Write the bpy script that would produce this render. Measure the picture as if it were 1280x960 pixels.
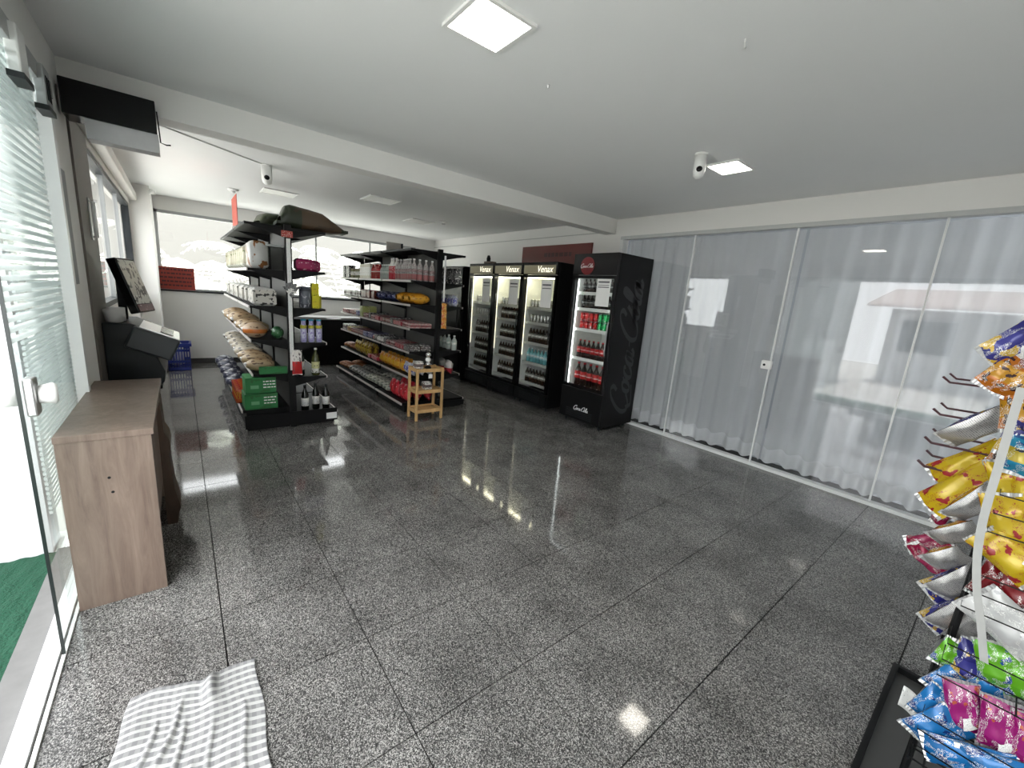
import bpy, math, random
import numpy as np
from mathutils import Vector, Matrix, Euler
rnd = random.Random(7)
scn = bpy.context.scene
col = scn.collection
for _o in list(bpy.data.objects): bpy.data.objects.remove(_o)

# ------------------------------------------------------------------ camera
F, PITCH, ROLL, YAW, CZ = 510.5, 0.20803, 0.08058, 0.68698, 1.54      # focal in px of a 1280 wide frame
fw = Vector((math.sin(YAW)*math.cos(PITCH), math.cos(YAW)*math.cos(PITCH), -math.sin(PITCH)))
rt0 = Vector((math.cos(YAW), -math.sin(YAW), 0)); up0 = rt0.cross(fw)
rt = math.cos(ROLL)*rt0 + math.sin(ROLL)*up0; up = -math.sin(ROLL)*rt0 + math.cos(ROLL)*up0
cd = bpy.data.cameras.new('camera'); cam = bpy.data.objects.new('camera', cd); col.objects.link(cam)
cd.sensor_width = 36; cd.lens = 36*F/1280; cd.clip_start = .02
m = Matrix((rt, up, -fw)).transposed().to_4x4(); m.translation = (0, 0, CZ); cam.matrix_world = m
scn.camera = cam
def P(px, py, x=None, y=None, z=None):
    d = (px-640)/F*rt - (py-480)/F*up + fw
    t = x/d.x if x is not None else y/d.y if y is not None else (z-CZ)/d.z
    return Vector((0, 0, CZ)) + d*t

# ------------------------------------------------------------------ sky and exposure
W = bpy.data.worlds.new('overcast_sky'); scn.world = W; W.use_nodes = True
bg = W.node_tree.nodes['Background']; bg.inputs[0].default_value = (.97, .985, 1, 1); bg.inputs[1].default_value = 3.2
scn.view_settings.view_transform = 'Standard'; scn.view_settings.look = 'None'
scn.view_settings.gamma = 1; scn.view_settings.use_curve_mapping = False
scn.view_settings.exposure = 1.22
sun = bpy.data.objects.new('sun', bpy.data.lights.new('sun', 'SUN')); col.objects.link(sun)
sun.data.energy = 5.0; sun.data.angle = .02; sun.data.color = (1, .96, .9)
sun.rotation_euler = Vector((-.22, -.06, -1)).to_track_quat('-Z', 'Y').to_euler()
PANEL_LIGHT = 8.0

# ------------------------------------------------------------------ materials
MATS = {}
def _new(name):
    m = bpy.data.materials.new(name); m.use_nodes = True; nt = m.node_tree
    return m, nt, nt.nodes['Principled BSDF'], nt.nodes['Material Output']
def node(nt, t, **kw):
    n = nt.nodes.new(t)
    for k, v in kw.items():
        if k in n.inputs: n.inputs[k].default_value = v
        else: setattr(n, k, v)
    return n
def c4(c): return (c[0], c[1], c[2], 1)
def mat(name, color, rough=.5, metal=0, var=.06, scale=30, bump=0, spec=.5, coat=0, emit=None, estr=0, trans=0):
    if name in MATS: return MATS[name]
    m, nt, b, o = _new(name)
    tc = node(nt, 'ShaderNodeTexCoord'); no = node(nt, 'ShaderNodeTexNoise', Scale=scale, Detail=4.0)
    nt.links.new(tc.outputs['Object'], no.inputs['Vector'])
    mx = node(nt, 'ShaderNodeMix', data_type='RGBA')
    mx.inputs[6].default_value = c4([max(0, v*(1-var)) for v in color]); mx.inputs[7].default_value = c4([min(1, v*(1+var)) for v in color])
    nt.links.new(no.outputs[0], mx.inputs[0]); nt.links.new(mx.outputs[2], b.inputs['Base Color'])
    b.inputs['Roughness'].default_value = rough; b.inputs['Metallic'].default_value = metal
    b.inputs['Specular IOR Level'].default_value = spec; b.inputs['Coat Weight'].default_value = coat
    if trans: b.inputs['Transmission Weight'].default_value = trans
    if emit: b.inputs['Emission Color'].default_value = c4(emit); b.inputs['Emission Strength'].default_value = estr
    if bump:
        bp = node(nt, 'ShaderNodeBump', Strength=bump, Distance=.01); nt.links.new(no.outputs[0], bp.inputs['Height']); nt.links.new(bp.outputs[0], b.inputs['Normal'])
    MATS[name] = m; return m
def printed(name, base, c2, c3, lo=.25, hi=.75, scale=9, thr=.56, rough=.35, metal=0, lines=0, axis=2):
    """a printed wrapper: base colour, a band of c2, blotches of c3, optional rows of small print"""
    if name in MATS: return MATS[name]
    m, nt, b, o = _new(name); L = nt.links.new
    tc = node(nt, 'ShaderNodeTexCoord'); sp = node(nt, 'ShaderNodeSeparateXYZ'); L(tc.outputs['Generated'], sp.inputs[0])
    z = sp.outputs[axis]
    g = node(nt, 'ShaderNodeMath', operation='GREATER_THAN'); L(z, g.inputs[0]); g.inputs[1].default_value = lo
    l = node(nt, 'ShaderNodeMath', operation='LESS_THAN'); L(z, l.inputs[0]); l.inputs[1].default_value = hi
    a = node(nt, 'ShaderNodeMath', operation='MULTIPLY'); L(g.outputs[0], a.inputs[0]); L(l.outputs[0], a.inputs[1])
    no = node(nt, 'ShaderNodeTexNoise', Scale=scale, Detail=3.0); L(tc.outputs['Generated'], no.inputs['Vector'])
    t = node(nt, 'ShaderNodeMath', operation='GREATER_THAN'); L(no.outputs[0], t.inputs[0]); t.inputs[1].default_value = thr
    m1 = node(nt, 'ShaderNodeMix', data_type='RGBA'); m1.inputs[6].default_value = c4(base); m1.inputs[7].default_value = c4(c2); L(a.outputs[0], m1.inputs[0])
    m2 = node(nt, 'ShaderNodeMix', data_type='RGBA'); m2.inputs[7].default_value = c4(c3); L(m1.outputs[2], m2.inputs[6]); L(t.outputs[0], m2.inputs[0])
    out = m2.outputs[2]
    if lines:
        w = node(nt, 'ShaderNodeTexWave', wave_type='BANDS', bands_direction='Z', Scale=lines, Distortion=0.0); L(tc.outputs['Generated'], w.inputs['Vector'])
        n2 = node(nt, 'ShaderNodeTexNoise', Scale=60.0); L(tc.outputs['Generated'], n2.inputs['Vector'])
        q = node(nt, 'ShaderNodeMath', operation='GREATER_THAN'); L(w.outputs['Fac'], q.inputs[0]); q.inputs[1].default_value = .55
        q2 = node(nt, 'ShaderNodeMath', operation='GREATER_THAN'); L(n2.outputs[0], q2.inputs[0]); q2.inputs[1].default_value = .5
        q3 = node(nt, 'ShaderNodeMath', operation='MULTIPLY'); L(q.outputs[0], q3.inputs[0]); L(q2.outputs[0], q3.inputs[1])
        m3 = node(nt, 'ShaderNodeMix', data_type='RGBA'); m3.inputs[7].default_value = (.12, .12, .13, 1); L(out, m3.inputs[6]); L(q3.outputs[0], m3.inputs[0]); out = m3.outputs[2]
    L(out, b.inputs['Base Color']); b.inputs['Roughness'].default_value = rough; b.inputs['Metallic'].default_value = metal
    MATS[name] = m; return m
def glass(name, tint=(.965, .975, .97), ior=1.5, stripes=None):
    if name in MATS: return MATS[name]
    m, nt, b, o = _new(name); L = nt.links.new; nt.nodes.remove(b)
    tr = node(nt, 'ShaderNodeBsdfTransparent'); tr.inputs[0].default_value = c4(tint)
    gl = node(nt, 'ShaderNodeBsdfGlossy'); gl.inputs['Roughness'].default_value = 0.0
    fr = node(nt, 'ShaderNodeFresnel', IOR=ior); ge = node(nt, 'ShaderNodeNewGeometry')
    inv = node(nt, 'ShaderNodeMath', operation='SUBTRACT'); inv.inputs[0].default_value = 1; L(ge.outputs['Backfacing'], inv.inputs[1])
    mu = node(nt, 'ShaderNodeMath', operation='MULTIPLY'); L(fr.outputs[0], mu.inputs[0]); L(inv.outputs[0], mu.inputs[1])
    mx = node(nt, 'ShaderNodeMixShader'); L(mu.outputs[0], mx.inputs[0]); L(tr.outputs[0], mx.inputs[1]); L(gl.outputs[0], mx.inputs[2]); out = mx.outputs[0]
    if stripes:                                                    # white film strips printed on the pane: (z0, z1, pitch, share)
        z0, z1, pitch, share = stripes
        sp = node(nt, 'ShaderNodeSeparateXYZ'); L(ge.outputs['Position'], sp.inputs[0])
        d = node(nt, 'ShaderNodeMath', operation='DIVIDE'); L(sp.outputs[2], d.inputs[0]); d.inputs[1].default_value = pitch
        f = node(nt, 'ShaderNodeMath', operation='FRACT'); L(d.outputs[0], f.inputs[0])
        s = node(nt, 'ShaderNodeMath', operation='LESS_THAN'); L(f.outputs[0], s.inputs[0]); s.inputs[1].default_value = share
        g = node(nt, 'ShaderNodeMath', operation='GREATER_THAN'); L(sp.outputs[2], g.inputs[0]); g.inputs[1].default_value = z0
        l = node(nt, 'ShaderNodeMath', operation='LESS_THAN'); L(sp.outputs[2], l.inputs[0]); l.inputs[1].default_value = z1
        p = node(nt, 'ShaderNodeMath', operation='MULTIPLY'); L(s.outputs[0], p.inputs[0]); L(g.outputs[0], p.inputs[1])
        p2 = node(nt, 'ShaderNodeMath', operation='MULTIPLY'); L(p.outputs[0], p2.inputs[0]); L(l.outputs[0], p2.inputs[1])
        df = node(nt, 'ShaderNodeBsdfDiffuse'); df.inputs[0].default_value = (.62, .66, .655, 1)
        tl = node(nt, 'ShaderNodeBsdfTranslucent'); tl.inputs[0].default_value = (.66, .70, .69, 1)
        ms = node(nt, 'ShaderNodeMixShader'); ms.inputs[0].default_value = .5; L(df.outputs[0], ms.inputs[1]); L(tl.outputs[0], ms.inputs[2])
        mm = node(nt, 'ShaderNodeMixShader'); L(p2.outputs[0], mm.inputs[0]); L(out, mm.inputs[1]); L(ms.outputs[0], mm.inputs[2]); out = mm.outputs[0]
    L(out, o.inputs[0]); MATS[name] = m; return m
def emis(name, color, s):
    if name in MATS: return MATS[name]
    m, nt, b, o = _new(name); b.inputs['Base Color'].default_value = c4(color); b.inputs['Emission Color'].default_value = c4(color); b.inputs['Emission Strength'].default_value = s
    MATS[name] = m; return m
def granite():
    m, nt, b, o = _new('polished_granite'); L = nt.links.new
    ge = node(nt, 'ShaderNodeNewGeometry'); oi = node(nt, 'ShaderNodeObjectInfo')
    v = node(nt, 'ShaderNodeTexVoronoi', Scale=330.0); L(ge.outputs['Position'], v.inputs['Vector'])
    r = node(nt, 'ShaderNodeValToRGB'); L(v.outputs['Color'], r.inputs[0])
    e = r.color_ramp.elements; e[0].position = .12; e[0].color = (.014, .014, .015, 1); e[1].position = .92; e[1].color = (.50, .485, .465, 1)
    x = r.color_ramp.elements.new(.5); x.color = (.10, .097, .095, 1)
    n = node(nt, 'ShaderNodeTexNoise', Scale=3.0, Detail=5.0, Roughness=.6); L(ge.outputs['Position'], n.inputs['Vector'])
    mr = node(nt, 'ShaderNodeMapRange'); L(n.outputs[0], mr.inputs[0]); mr.inputs[1].default_value = .3; mr.inputs[2].default_value = .7; mr.inputs[3].default_value = .60; mr.inputs[4].default_value = 1.12
    tv = node(nt, 'ShaderNodeMapRange'); L(oi.outputs['Random'], tv.inputs[0]); tv.inputs[3].default_value = .95; tv.inputs[4].default_value = 1.04
    mu = node(nt, 'ShaderNodeMath', operation='MULTIPLY'); L(mr.outputs[0], mu.inputs[0]); L(tv.outputs[0], mu.inputs[1])
    mx = node(nt, 'ShaderNodeVectorMath', operation='SCALE'); L(r.outputs[0], mx.inputs[0]); L(mu.outputs[0], mx.inputs['Scale'])
    L(mx.outputs[0], b.inputs['Base Color'])
    rr = node(nt, 'ShaderNodeMapRange'); L(n.outputs[0], rr.inputs[0]); rr.inputs[3].default_value = .03; rr.inputs[4].default_value = .10
    L(rr.outputs[0], b.inputs['Roughness']); b.inputs['Specular IOR Level'].default_value = .5
    return m
def wood(name, a, bcol, scale=3.0, stretch=(1, 1, .12), rough=.45):
    if name in MATS: return MATS[name]
    m, nt, b, o = _new(name); L = nt.links.new
    tc = node(nt, 'ShaderNodeTexCoord'); mp = node(nt, 'ShaderNodeMapping'); mp.inputs['Scale'].default_value = stretch; L(tc.outputs['Object'], mp.inputs[0])
    n = node(nt, 'ShaderNodeTexNoise', Scale=scale*8, Detail=8.0, Roughness=.7, Distortion=.6); L(mp.outputs[0], n.inputs['Vector'])
    n2 = node(nt, 'ShaderNodeTexNoise', Scale=scale*1.3, Detail=3.0); L(mp.outputs[0], n2.inputs['Vector'])
    r = node(nt, 'ShaderNodeValToRGB'); L(n.outputs[0], r.inputs[0]); r.color_ramp.elements[0].position = .3; r.color_ramp.elements[0].color = c4(a); r.color_ramp.elements[1].position = .72; r.color_ramp.elements[1].color = c4(bcol)
    mr = node(nt, 'ShaderNodeMapRange'); L(n2.outputs[0], mr.inputs[0]); mr.inputs[1].default_value = .3; mr.inputs[2].default_value = .7; mr.inputs[3].default_value = .75; mr.inputs[4].default_value = 1.15
    sc = node(nt, 'ShaderNodeVectorMath', operation='SCALE'); L(r.outputs[0], sc.inputs[0]); L(mr.outputs[0], sc.inputs['Scale']); L(sc.outputs[0], b.inputs['Base Color'])
    b.inputs['Roughness'].default_value = rough
    bp = node(nt, 'ShaderNodeBump', Strength=.15, Distance=.003); L(n.outputs[0], bp.inputs['Height']); L(bp.outputs[0], b.inputs['Normal'])
    MATS[name] = m; return m

M_wall = mat('white_wall_paint', (.80, .79, .76), .85, var=.02, scale=3)
M_ceil = mat('white_ceiling_paint', (.84, .845, .84), .9, var=.02, scale=2)
M_ext = mat('exterior_plaster', (.56, .57, .58), .9, var=.04, scale=40, bump=.25)
M_alu = mat('white_aluminium', (.78, .79, .78), .35, var=.02)
M_grey = mat('grey_aluminium', (.36, .37, .37), .35, .4, var=.03)
M_black = mat('black_powder_coat', (.0045, .0045, .005), .5, var=.15, spec=.22)
M_blackg = mat('black_gloss', (.004, .004, .0045), .25, var=.1, spec=.3)
M_dark = mat('charcoal_plastic', (.014, .017, .019), .42, var=.1, spec=.3)
M_steel = mat('brushed_steel', (.6, .6, .6), .3, .9, var=.05)
M_chrome = mat('chrome', (.75, .76, .77), .15, 1, var=.03)
M_white = mat('white_plastic', (.85, .85, .83), .35, var=.02)
M_rail = mat('price_rail_white', (.60, .56, .54), .35, var=.08, scale=60)
M_panelgrey = mat('gondola_back_grey', (.11, .11, .104), .6, var=.04)
M_paper = mat('white_paper', (.86, .86, .84), .8, var=.02)
M_red = mat('red_acrylic_sign', (.27, .02, .01), .35, var=.05)
M_glass = glass('clear_glass')
M_glassg = glass('curtain_side_glass', (.965, .97, .975), 1.8)
M_film_a = glass('striped_film_glass', (.95, .975, .968), 1.5, (1.25, 2.3, .034, .5))
M_film_b = glass('striped_film_glass_fixed', (.95, .975, .968), 1.5, (.48, 2.26, .022, .55))

# ------------------------------------------------------------------ mesh building
class MB:
    def __init__(s): s.v = []; s.f = []; s.mi = []; s.cur = 0
    def add(s, vs, fs):
        n = len(s.v); s.v += [tuple(p) for p in vs]
        for f in fs: s.f.append(tuple(i+n for i in f)); s.mi.append(s.cur)
        return s
    def box(s, x0, x1, y0, y1, z0, z1, M=None):
        vs = [Vector((x, y, z)) for z in (z0, z1) for y in (y0, y1) for x in (x0, x1)]
        if M: vs = [M @ v for v in vs]
        return s.add(vs, [(0, 2, 3, 1), (4, 5, 7, 6), (0, 1, 5, 4), (2, 6, 7, 3), (0, 4, 6, 2), (1, 3, 7, 5)])
    def tube(s, pts, r, n=8, cap=True):
        pts = [Vector(p) for p in pts]; rs = r if isinstance(r, (list, tuple)) else [r]*len(pts); vs = []; fs = []
        prev = None
        for i, p in enumerate(pts):
            d = (pts[min(i+1, len(pts)-1)] - pts[max(i-1, 0)]).normalized()
            a = prev if prev is not None and abs(prev.dot(d)) < .95 else (Vector((0, 0, 1)) if abs(d.z) < .9 else Vector((1, 0, 0)))
            u = d.cross(a).normalized(); w = u.cross(d).normalized(); prev = w
            for k in range(n):
                t = 2*math.pi*k/n; vs.append(p + rs[i]*(math.cos(t)*u + math.sin(t)*w))
        for i in range(len(pts)-1):
            for k in range(n):
                fs.append((i*n+k, (i+1)*n+k, (i+1)*n+(k+1) % n, i*n+(k+1) % n))
        if cap: fs.append(tuple(range(n))); fs.append(tuple(reversed(range((len(pts)-1)*n, len(pts)*n))))
        return s.add(vs, fs)
    def lathe(s, prof, c=(0, 0, 0), n=16):
        vs = []; fs = []
        for r, z in prof:
            for k in range(n):
                t = 2*math.pi*k/n; vs.append((c[0]+r*math.cos(t), c[1]+r*math.sin(t), c[2]+z))
        for i in range(len(prof)-1):
            for k in range(n): fs.append((i*n+k, i*n+(k+1) % n, (i+1)*n+(k+1) % n, (i+1)*n+k))
        fs.append(tuple(reversed(range(n)))); fs.append(tuple(range((len(prof)-1)*n, len(prof)*n)))
        return s.add(vs, fs)
    def prism(s, poly, axis, a0, a1):
        """poly: 2-D outline in the two other axes (in xyz order), pushed along axis from a0 to a1"""
        def mk(p, a): q = list(p); q.insert(axis, a); return q
        n = len(poly); vs = [mk(p, a0) for p in poly] + [mk(p, a1) for p in poly]
        return s.add(vs, [tuple(range(n)), tuple(reversed(range(n, 2*n)))] + [(i, i+n, (i+1) % n+n, (i+1) % n) for i in range(n)])
    def grid(s, fn, nu, nv):
        vs = [fn(i/nu, j/nv) for j in range(nv+1) for i in range(nu+1)]; w = nu+1
        return s.add(vs, [(j*w+i, j*w+i+1, (j+1)*w+i+1, (j+1)*w+i) for j in range(nv) for i in range(nu)])
    def mesh(s, name, mats, smooth=False):
        me = bpy.data.meshes.new(name); me.from_pydata(s.v, [], s.f)
        for m in (mats if isinstance(mats, (list, tuple)) else [mats]): me.materials.append(m)
        me.polygons.foreach_set('material_index', s.mi); 
        if smooth: me.polygons.foreach_set('use_smooth', [True]*len(s.f))
        me.update()
        import bmesh
        bm = bmesh.new(); bm.from_mesh(me); bmesh.ops.recalc_face_normals(bm, faces=bm.faces); bm.to_mesh(me); bm.free()
        return me
    def build(s, name, mats, parent=None, smooth=False, bevel=0, seg=2):
        o = link(name, s.mesh(name, mats, smooth), parent)
        if bevel:
            b = o.modifiers.new('bevel', 'BEVEL'); b.width = bevel; b.segments = seg; b.limit_method = 'ANGLE'; b.angle_limit = .7
        return o
def link(name, data, parent=None, loc=None):
    o = bpy.data.objects.new(name, data); col.objects.link(o)
    if loc is not None: o.location = loc
    if parent is not None:
        o.parent = parent; o.matrix_parent_inverse = ROOTW.get(parent.name, Matrix()).inverted()
    return o
ROOTW = {}
def tag(o, label, cat, group=None):
    o['label'] = label; o['category'] = cat
    if group: o['group'] = group
    return o
def thing(name, label, cat, loc=(0, 0, 0), group=None):
    o = bpy.data.objects.new(name, None); col.objects.link(o); o.location = loc; o.empty_display_size = .1
    ROOTW[o.name] = Matrix.Translation(Vector(loc)); return tag(o, label, cat, group)
def struct(o, label=None):
    o['kind'] = 'structure'
    if label: o['label'] = label
    return o
def bx(name, x0, x1, y0, y1, z0, z1, m, parent=None, bevel=0): return MB().box(x0, x1, y0, y1, z0, z1).build(name, m, parent, bevel=bevel)
def text_mesh(txt, size, m, depth=.0008, name='lettering', shear=0):
    cu = bpy.data.curves.new(name, 'FONT'); cu.body = txt; cu.size = size; cu.extrude = depth; cu.align_x = 'CENTER'; cu.align_y = 'CENTER'; cu.shear = shear
    t = bpy.data.objects.new('t', cu); col.objects.link(t)
    me = bpy.data.meshes.new_from_object(t.evaluated_get(bpy.context.evaluated_depsgraph_get())); bpy.data.objects.remove(t)
    me.name = name; me.materials.clear(); me.materials.append(m); return me
ORD = ['first', 'second', 'third', 'fourth', 'fifth', 'sixth', 'seventh', 'eighth', 'ninth', 'tenth', 'eleventh', 'twelfth', 'thirteenth', 'fourteenth', 'fifteenth',
       'sixteenth', 'seventeenth', 'eighteenth', 'nineteenth', 'twentieth', 'twenty-first', 'twenty-second', 'twenty-third', 'twenty-fourth', 'twenty-fifth', 'twenty-sixth',
       'twenty-seventh', 'twenty-eighth', 'twenty-ninth', 'thirtieth']

# ------------------------------------------------------------------ room shell
XL, XR, YB, YF, ZC = -.457, 4.62, 8.8, -1.4, 2.66
floor = bx('floor', XL-.02, XR+.35, YF-.1, YB+.05, -.08, -.012, mat('dark_grout', (.008, .008, .008), .95)); struct(floor, 'dark speckled polished granite floor laid in half metre squares')
GR = granite()
tile_cache = {}
xs = [XL] + [.05+.5*k for k in range(-1, 11) if XL+.03 < .05+.5*k < XR-.03] + [XR]
ys = [YF] + [.05+.5*k for k in range(-4, 19) if YF+.03 < .05+.5*k < YB-.03] + [YB]
for i in range(len(xs)-1):
    for j in range(len(ys)-1):
        w, h = round(xs[i+1]-xs[i], 3), round(ys[j+1]-ys[j], 3)
        if (w, h) not in tile_cache:
            tile_cache[(w, h)] = MB().prism([(-w/2+.0024, -h/2+.0024), (w/2-.0024, -h/2+.0024), (w/2-.0024, h/2-.0024), (-w/2+.0024, h/2-.0024)], 2, -.014, 0).mesh('floor_tile', GR)
        o = link('floor_tile', tile_cache[(w, h)], floor, ((xs[i]+xs[i+1])/2, (ys[j]+ys[j+1])/2, 0))
struct(bx('ceiling', XL-.2, XR+.2, YF-.1, YB+.15, ZC, ZC+.12, M_ceil), 'plain white painted ceiling')
# back wall with its wide window
wb = MB(); WX0, WX1, WZ0, WZ1 = -.24, 4.15, 1.23, 2.45
wb.box(XL-.2, WX0, YB, YB+.15, 0, ZC).box(WX1, XR+.2, YB, YB+.15, 0, ZC).box(WX0, WX1, YB, YB+.15, 0, WZ0).box(WX0, WX1, YB, YB+.15, WZ1, ZC)
struct(wb.build('wall_back', M_wall))
w1 = thing('window_1', 'wide window with pale panes in the back wall', 'window', ((WX0+WX1)/2, YB+.05, WZ0)); struct(w1)
del w1['category']
fr = MB(); t = .045
fr.box(WX0, WX1, YB+.0, YB+.09, WZ1-t, WZ1).box(WX0, WX1, YB, YB+.09, WZ0, WZ0+.03).box(WX0, WX0+t, YB, YB+.09, WZ0, WZ1).box(WX1-t, WX1, YB, YB+.09, WZ0, WZ1)
fr.build('window_frame', M_grey, w1)
joints = [WX0+t, 1.0, 2.11, 3.15, WX1-t]
for a, b in zip(joints, joints[1:]): bx('window_pane', a+.004, b-.004, YB+.045, YB+.053, WZ0+.03, WZ1-t, M_glass, w1)
for a in joints[1:-1]: bx('mullion', a-.012, a+.012, YB+.03, YB+.07, WZ0+.03, WZ1-t, M_grey, w1)
bx('window_sill', WX0-.02, WX1+.02, YB-.03, YB+.02, WZ0-.025, WZ0, M_dark, w1, .004)
struct(bx('baseboard_back', -.22, XR, YB-.014, YB, 0, .09, mat('dark_granite_baseboard', (.05, .05, .05), .25)))
# right wall
wr = MB(); GY0, GY1, GZ = -1.4, 3.60, 2.44
wr.box(XR, XR+.16, GY1, YB+.15, 0, ZC).box(XR, XR+.16, GY0, GY1, GZ, ZC)
struct(wr.build('wall_right', M_wall))
struct(bx('trim_1', XR-.012, XR, 3.7, YB, 2.505, 2.515, mat('shadow_line', (.45, .45, .43), .8)))
# left wall: lintel, post, window wall
LW0, LW1, LZ0, LZ1 = 4.42, 7.95, 1.2, 2.38
wl = MB(); a, b = XL-.16, XL
wl.box(a, b, YF, 3.26, 2.36, ZC).box(a, b, 3.26, LW0, 0, ZC).box(a, b, LW1, YB, 0, ZC).box(a, b, LW0, LW1, 0, LZ0).box(a, b, LW0, LW1, LZ1, ZC)
struct(wl.build('wall_left', M_wall))
struct(bx('wall_front', XL-.16, XR+.16, YF-.12, YF, 0, ZC, M_wall))
w2 = thing('window_2', 'tall side window with dark frame behind the checkout kiosk', 'window', (XL, (LW0+LW1)/2, LZ0)); struct(w2); del w2['category']
fr = MB(); fr.box(XL-.09, XL-.01, LW0, LW1, LZ1-.04, LZ1).box(XL-.09, XL-.01, LW0, LW1, LZ0, LZ0+.04).box(XL-.09, XL-.01, LW0, LW0+.04, LZ0, LZ1).box(XL-.09, XL-.01, LW1-.04, LW1, LZ0, LZ1)
fr.build('window_frame', M_dark, w2)
jj = [LW0+.04, 5.6, 6.78, LW1-.04]
for c, d in zip(jj, jj[1:]): bx('window_pane', XL-.054, XL-.046, c+.003, d-.003, LZ0+.04, LZ1-.04, M_glass, w2)
for c in jj[1:-1]: bx('mullion', XL-.07, XL-.03, c-.012, c+.012, LZ0+.04, LZ1-.04, M_grey, w2)
struct(bx('wall_corner_column', XL, -.235, 8.02, YB, 0, ZC, M_wall))
struct(bx('wall_taupe_strip', XL, XL+.012, 3.80, LW0-.01, 0, 2.42, mat('taupe_strip', (.13, .115, .10), .6)), 'taupe strip on the wall between the white post and the side window')  # thin taupe box laid over the white wall, post to window
struct(bx('beam', XL, XR, 3.70, 3.88, 2.478, ZC, M_wall), 'white ceiling beam crossing the shop')
bc = bx('blind_cassette', XL, XL+.085, 4.1, 7.98, 2.43, 2.53, mat('beige_blind_box', (.62, .60, .56), .5), bevel=.01)
tag(bc, 'long beige roller blind cassette above the side window', 'blind')

# right glass front with sheer curtains
jn = [3.56, 2.58, 1.56, .56, -.45, -1.38]
for k, (b, a) in enumerate(zip(jn, jn[1:])):
    w = thing('window_%d' % (k+3), None, 'w', (XR+.03, (a+b)/2, .03)); struct(w, ORD[k]+' tall glass pane from the black fridge in the curtained front'); del w['category']
    bx('glass_pane', XR+.026, XR+.034, a+.006, b-.006, .035, 2.40, M_glassg, w)
    bx('edge_strip', XR+.018, XR+.040, a-.007, a+.007, .03, 2.40, M_alu, w)
struct(bx('trim_2', XR-.012, XR+.07, YF, 3.60, 2.40, 2.44, mat('rail_grey', (.50, .51, .50), .4)), 'white aluminium top rail over the curtained glass')
struct(bx('trim_3', XR-.01, XR+.07, YF, 3.60, 0, .032, M_alu), 'white aluminium bottom track under the curtained glass')
struct(bx('trim_4', XR-.005, XR+.07, 3.56, 3.61, 0, 2.445, M_alu), 'white aluminium side jamb of the curtained glass')
lk = thing('glass_lock', 'white square glass door lock on the curtained front', 'lock', (XR+.02, 1.585, 1.03))
bx('lock_case', XR-.012, XR+.026, 1.535, 1.635, 1.03, 1.12, M_white, lk, .012)
MB().tube([(XR-.016, 1.60, 1.075), (XR-.01, 1.60, 1.075)], .012, 12).build('keyhole', M_dark, lk)
def curtain_mat():
    m, nt, b, o = _new('sheer_curtain'); L = nt.links.new
    nt.nodes.remove(b); d = node(nt, 'ShaderNodeBsdfDiffuse'); t_ = node(nt, 'ShaderNodeBsdfTranslucent')
    tc = node(nt, 'ShaderNodeTexCoord'); n = node(nt, 'ShaderNodeTexNoise', Scale=400.0); L(tc.outputs['Object'], n.inputs[0])
    r = node(nt, 'ShaderNodeValToRGB'); L(n.outputs[0], r.inputs[0]); r.color_ramp.elements[0].color = (.66, .67, .67, 1); r.color_ramp.elements[1].color = (.78, .79, .79, 1)
    L(r.outputs[0], d.inputs[0]); L(r.outputs[0], t_.inputs[0])
    x = node(nt, 'ShaderNodeMixShader'); x.inputs[0].default_value = .42; L(d.outputs[0], x.inputs[1]); L(t_.outputs[0], x.inputs[2])
    tp = node(nt, 'ShaderNodeBsdfTransparent'); y_ = node(nt, 'ShaderNodeMixShader'); y_.inputs[0].default_value = .32; L(x.outputs[0], y_.inputs[1]); L(tp.outputs[0], y_.inputs[2]); L(y_.outputs[0], o.inputs[0]); return m
CM = curtain_mat()
def curtain(y0, y1, label, seed):
    r = random.Random(seed); ph = [(r.uniform(.6, 1.3), r.uniform(0, 6.3)) for _ in range(5)]
    def fx(y, z):
        k = .55 + .45*(1-z/2.4)
        return (.042)*math.sin(2*math.pi*y/.165+ph[0][1]+1.1*math.sin(y*3.1+ph[1][1])) * (.80+.20*math.sin(y*2.3+ph[2][1]))*k + .018*math.sin(2*math.pi*y/.43+ph[3][1]+.5*z)
    H = lambda y: .05+.012*math.sin(2*math.pi*y/.165+ph[0][1]+1.1*math.sin(y*3.1+ph[1][1]))
    c = thing('sheer_curtain', label, 'curtain', (XR+.15, (y0+y1)/2, .05), 'sheer curtains behind the glass')
    n = int((y1-y0)/.0135)
    MB().grid(lambda u, v: (XR+.145+fx(y0+(y1-y0)*u, H(y0)+2.33*v), y0+(y1-y0)*u, H(y0+(y1-y0)*u)*(1-v)+2.40*v), n, 14).build('drape', CM, c, True)
    MB().grid(lambda u, v: (XR+.140+fx(y0+(y1-y0)*u, .1), y0+(y1-y0)*u, H(y0+(y1-y0)*u)+.15*v), n, 2).build('hem', mat('curtain_hem', (.60, .61, .62), .9), c, True)
curtain(1.52, 3.58, 'sheer white curtain behind the glass beside the black fridge', 3)
curtain(-1.38, 1.50, 'sheer white curtain behind the glass beside the snack rack', 8)

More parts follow.
